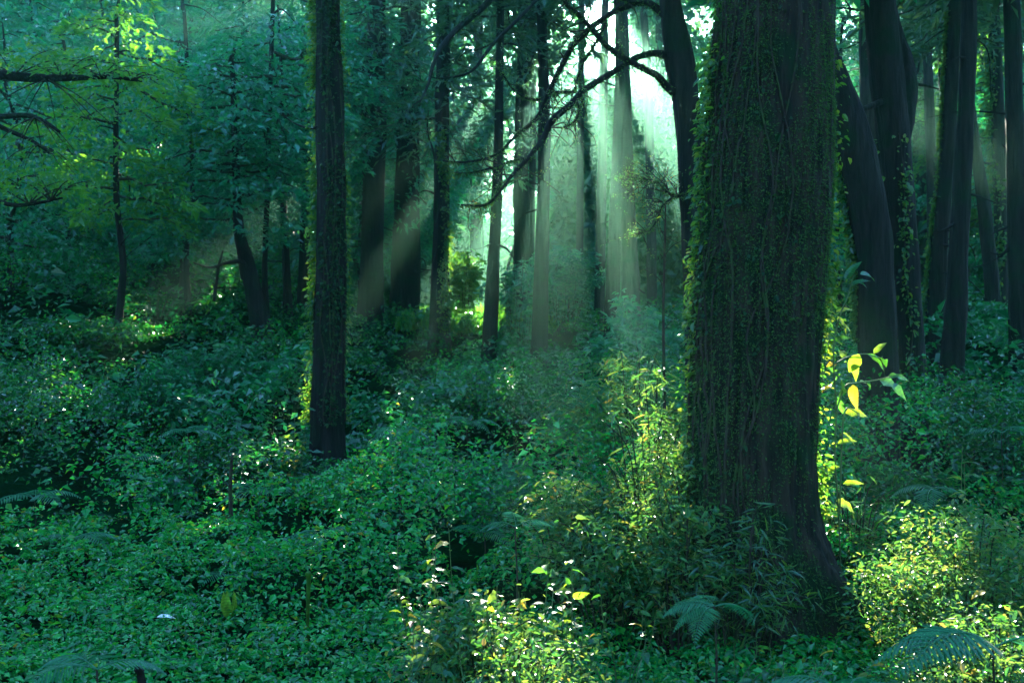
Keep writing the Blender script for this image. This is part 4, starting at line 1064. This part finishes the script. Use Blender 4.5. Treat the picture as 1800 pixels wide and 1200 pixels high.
# --- single small things on the carpet
def single_leaf(name, label, cat, px, py, Y, ang, L, key, up=(0, -0.3, 1)):
    p = P(px, py, Y); g = float(ground_z(p[0], p[1])); 
    root = empty(name, p, label, cat)
    place_leaf(root, p, np.array([math.cos(ang), 0.2, math.sin(ang)]), np.array(up, float), L, key, 2, 'blade')
    sm = MB(); e = p + np.array([0.02, 0.03, -(p[2] - g)]); c = catmull(np.array([p, (p + e) / 2 + np.array([0.01, 0, 0]), e]), 4)
    tube(sm, c, np.full(len(c), 0.003), 4, cap=False); sm.build('stalk', M['stem'], root, p, True)
single_leaf('pale_leaf', 'single white leaf lying on the left carpet', 'leaf', 276, 1084, 8.1, -0.05, 0.15, 'pale')
single_leaf('pale_leaf', 'pale leaf tilted up between the seedling and the bright patch', 'leaf', 458, 1128, 7.6, -0.15, 0.13, 'broad2')
def blade():
    b = ground_at(541, 8.3); root = empty('curled_blade', b, 'upright pale green curled leaf blade on the carpet', 'leaf')
    mb = MB(); H = ZC - (1012 - HY) / FPX * 8.3 - b[2]
    c = np.array([b, b + np.array([0.0, 0, H * 0.5]), b + np.array([0.008, 0, H]), b + np.array([0.004, -0.03, H + 0.015])]); c = catmull(c, 6)
    tube(mb, c, np.interp(np.linspace(0, 1, len(c)), [0, 0.4, 0.9, 1], [0.008, 0.016, 0.024, 0.018]), 8)
    mb.build('blade', M['broad2'], root, b, True)
    b2 = ground_at(402, 8.6); r2 = empty('grass_tuft', b2, 'small bright grass tuft on the carpet left of the curled blade', 'grass')
    for k in range(5):
        a = rng.uniform(0, 6.28); place_leaf(r2, b2 + np.array([0, 0, 0.08]), np.array([math.cos(a) * 0.35, math.sin(a) * 0.3, 1]), np.array([math.cos(a), math.sin(a), 0.1]), 0.24, 'broad2', 2, 'blade')
    b3 = P(252, 1200, 5.2); b3[2] -= 0.05; r3 = empty('dead_stick', b3, 'black stick poking up at the bottom left edge', 'stick')
    m3 = MB(); cc = catmull(np.array([b3 + np.array([0.03, 0.05, -0.25]), b3, P(246, 1182, 5.2), P(240, 1176, 5.15)]), 5); tube(m3, cc, np.linspace(0.028, 0.016, len(cc)), 8, trunk_disp(4, 0.3, 2, 9)); m3.build('stick', M['bark_dark'], r3, b3, True)
    # thin sapling standing in the light shaft left of the huge trunk
    for lab, pts, Y in [('thin bare sapling standing in the light shaft left of the huge trunk', [(1170, 360, 2.5), (1168, 450, 4), (1166, 560, 5), (1168, 700, 6), (1170, 800, 7)], 10.5),
                        ('dead grey stem among the dim ferns on the left', [(408, 800, 5), (405, 850, 7), (406, 920, 8), (404, 960, 9)], 11.0)]:
        bb = ground_at(pts[-1][0], Y); rt = empty('bare_sapling', bb, lab, 'sapling')
        c = catmull(np.array(px_branch(pts, Y, 0.1)), 6); m4 = MB(); tube(m4, c[:, :3], c[:, 3], 6); m4.build('stem', M['twig'], rt, bb, True)
        for k in range(5):
            i = int(len(c) * (0.1 + 0.14 * k)); s = 1 if k % 2 else -1
            tw = MB(); q = c[i, :3]; cc = catmull(np.array([q, q + np.array([s * 0.08, 0.02, 0.10]), q + np.array([s * 0.20, 0.02, 0.17])]), 4); tube(tw, cc, np.linspace(0.005, 0.002, len(cc)), 4); tw.build('twig', M['twig'], rt, bb)
            for j in range(3): place_leaf(rt, cc[-1 - j * 3], np.array([s, rng.normal(0, .4), -0.3]), np.array([0, 0, 1.0]) + rng.normal(0, .2, 3), 0.06, 'broad2')
blade()


#HAZE
def haze():
    mb = MB()
    a, b = np.array([-310., -95., -6.]), np.array([310., 410., 42.])
    v = [[(a, b)[i][0], (a, b)[j][1], (a, b)[k][2]] for i in (0, 1) for j in (0, 1) for k in (0, 1)]
    mb.add(v, [[0, 1, 3, 2], [4, 6, 7, 5], [0, 4, 5, 1], [2, 3, 7, 6], [0, 2, 6, 4], [1, 5, 7, 3]])
    m, nt, N, Lk = new_mat('morning_haze')
    pv = N.new('ShaderNodeVolumePrincipled')
    pv.inputs['Color'].default_value = (0.40, 1.0, 0.72, 1)
    pv.inputs['Density'].default_value = HAZE_DENSITY
    pv.inputs['Anisotropy'].default_value = 0.85
    o = N.new('ShaderNodeOutputMaterial'); Lk.new(pv.outputs[0], o.inputs['Volume'])
    tag(mb.build('haze', m), 'pale green morning haze hanging through the forest', 'haze', kind='stuff')
haze()
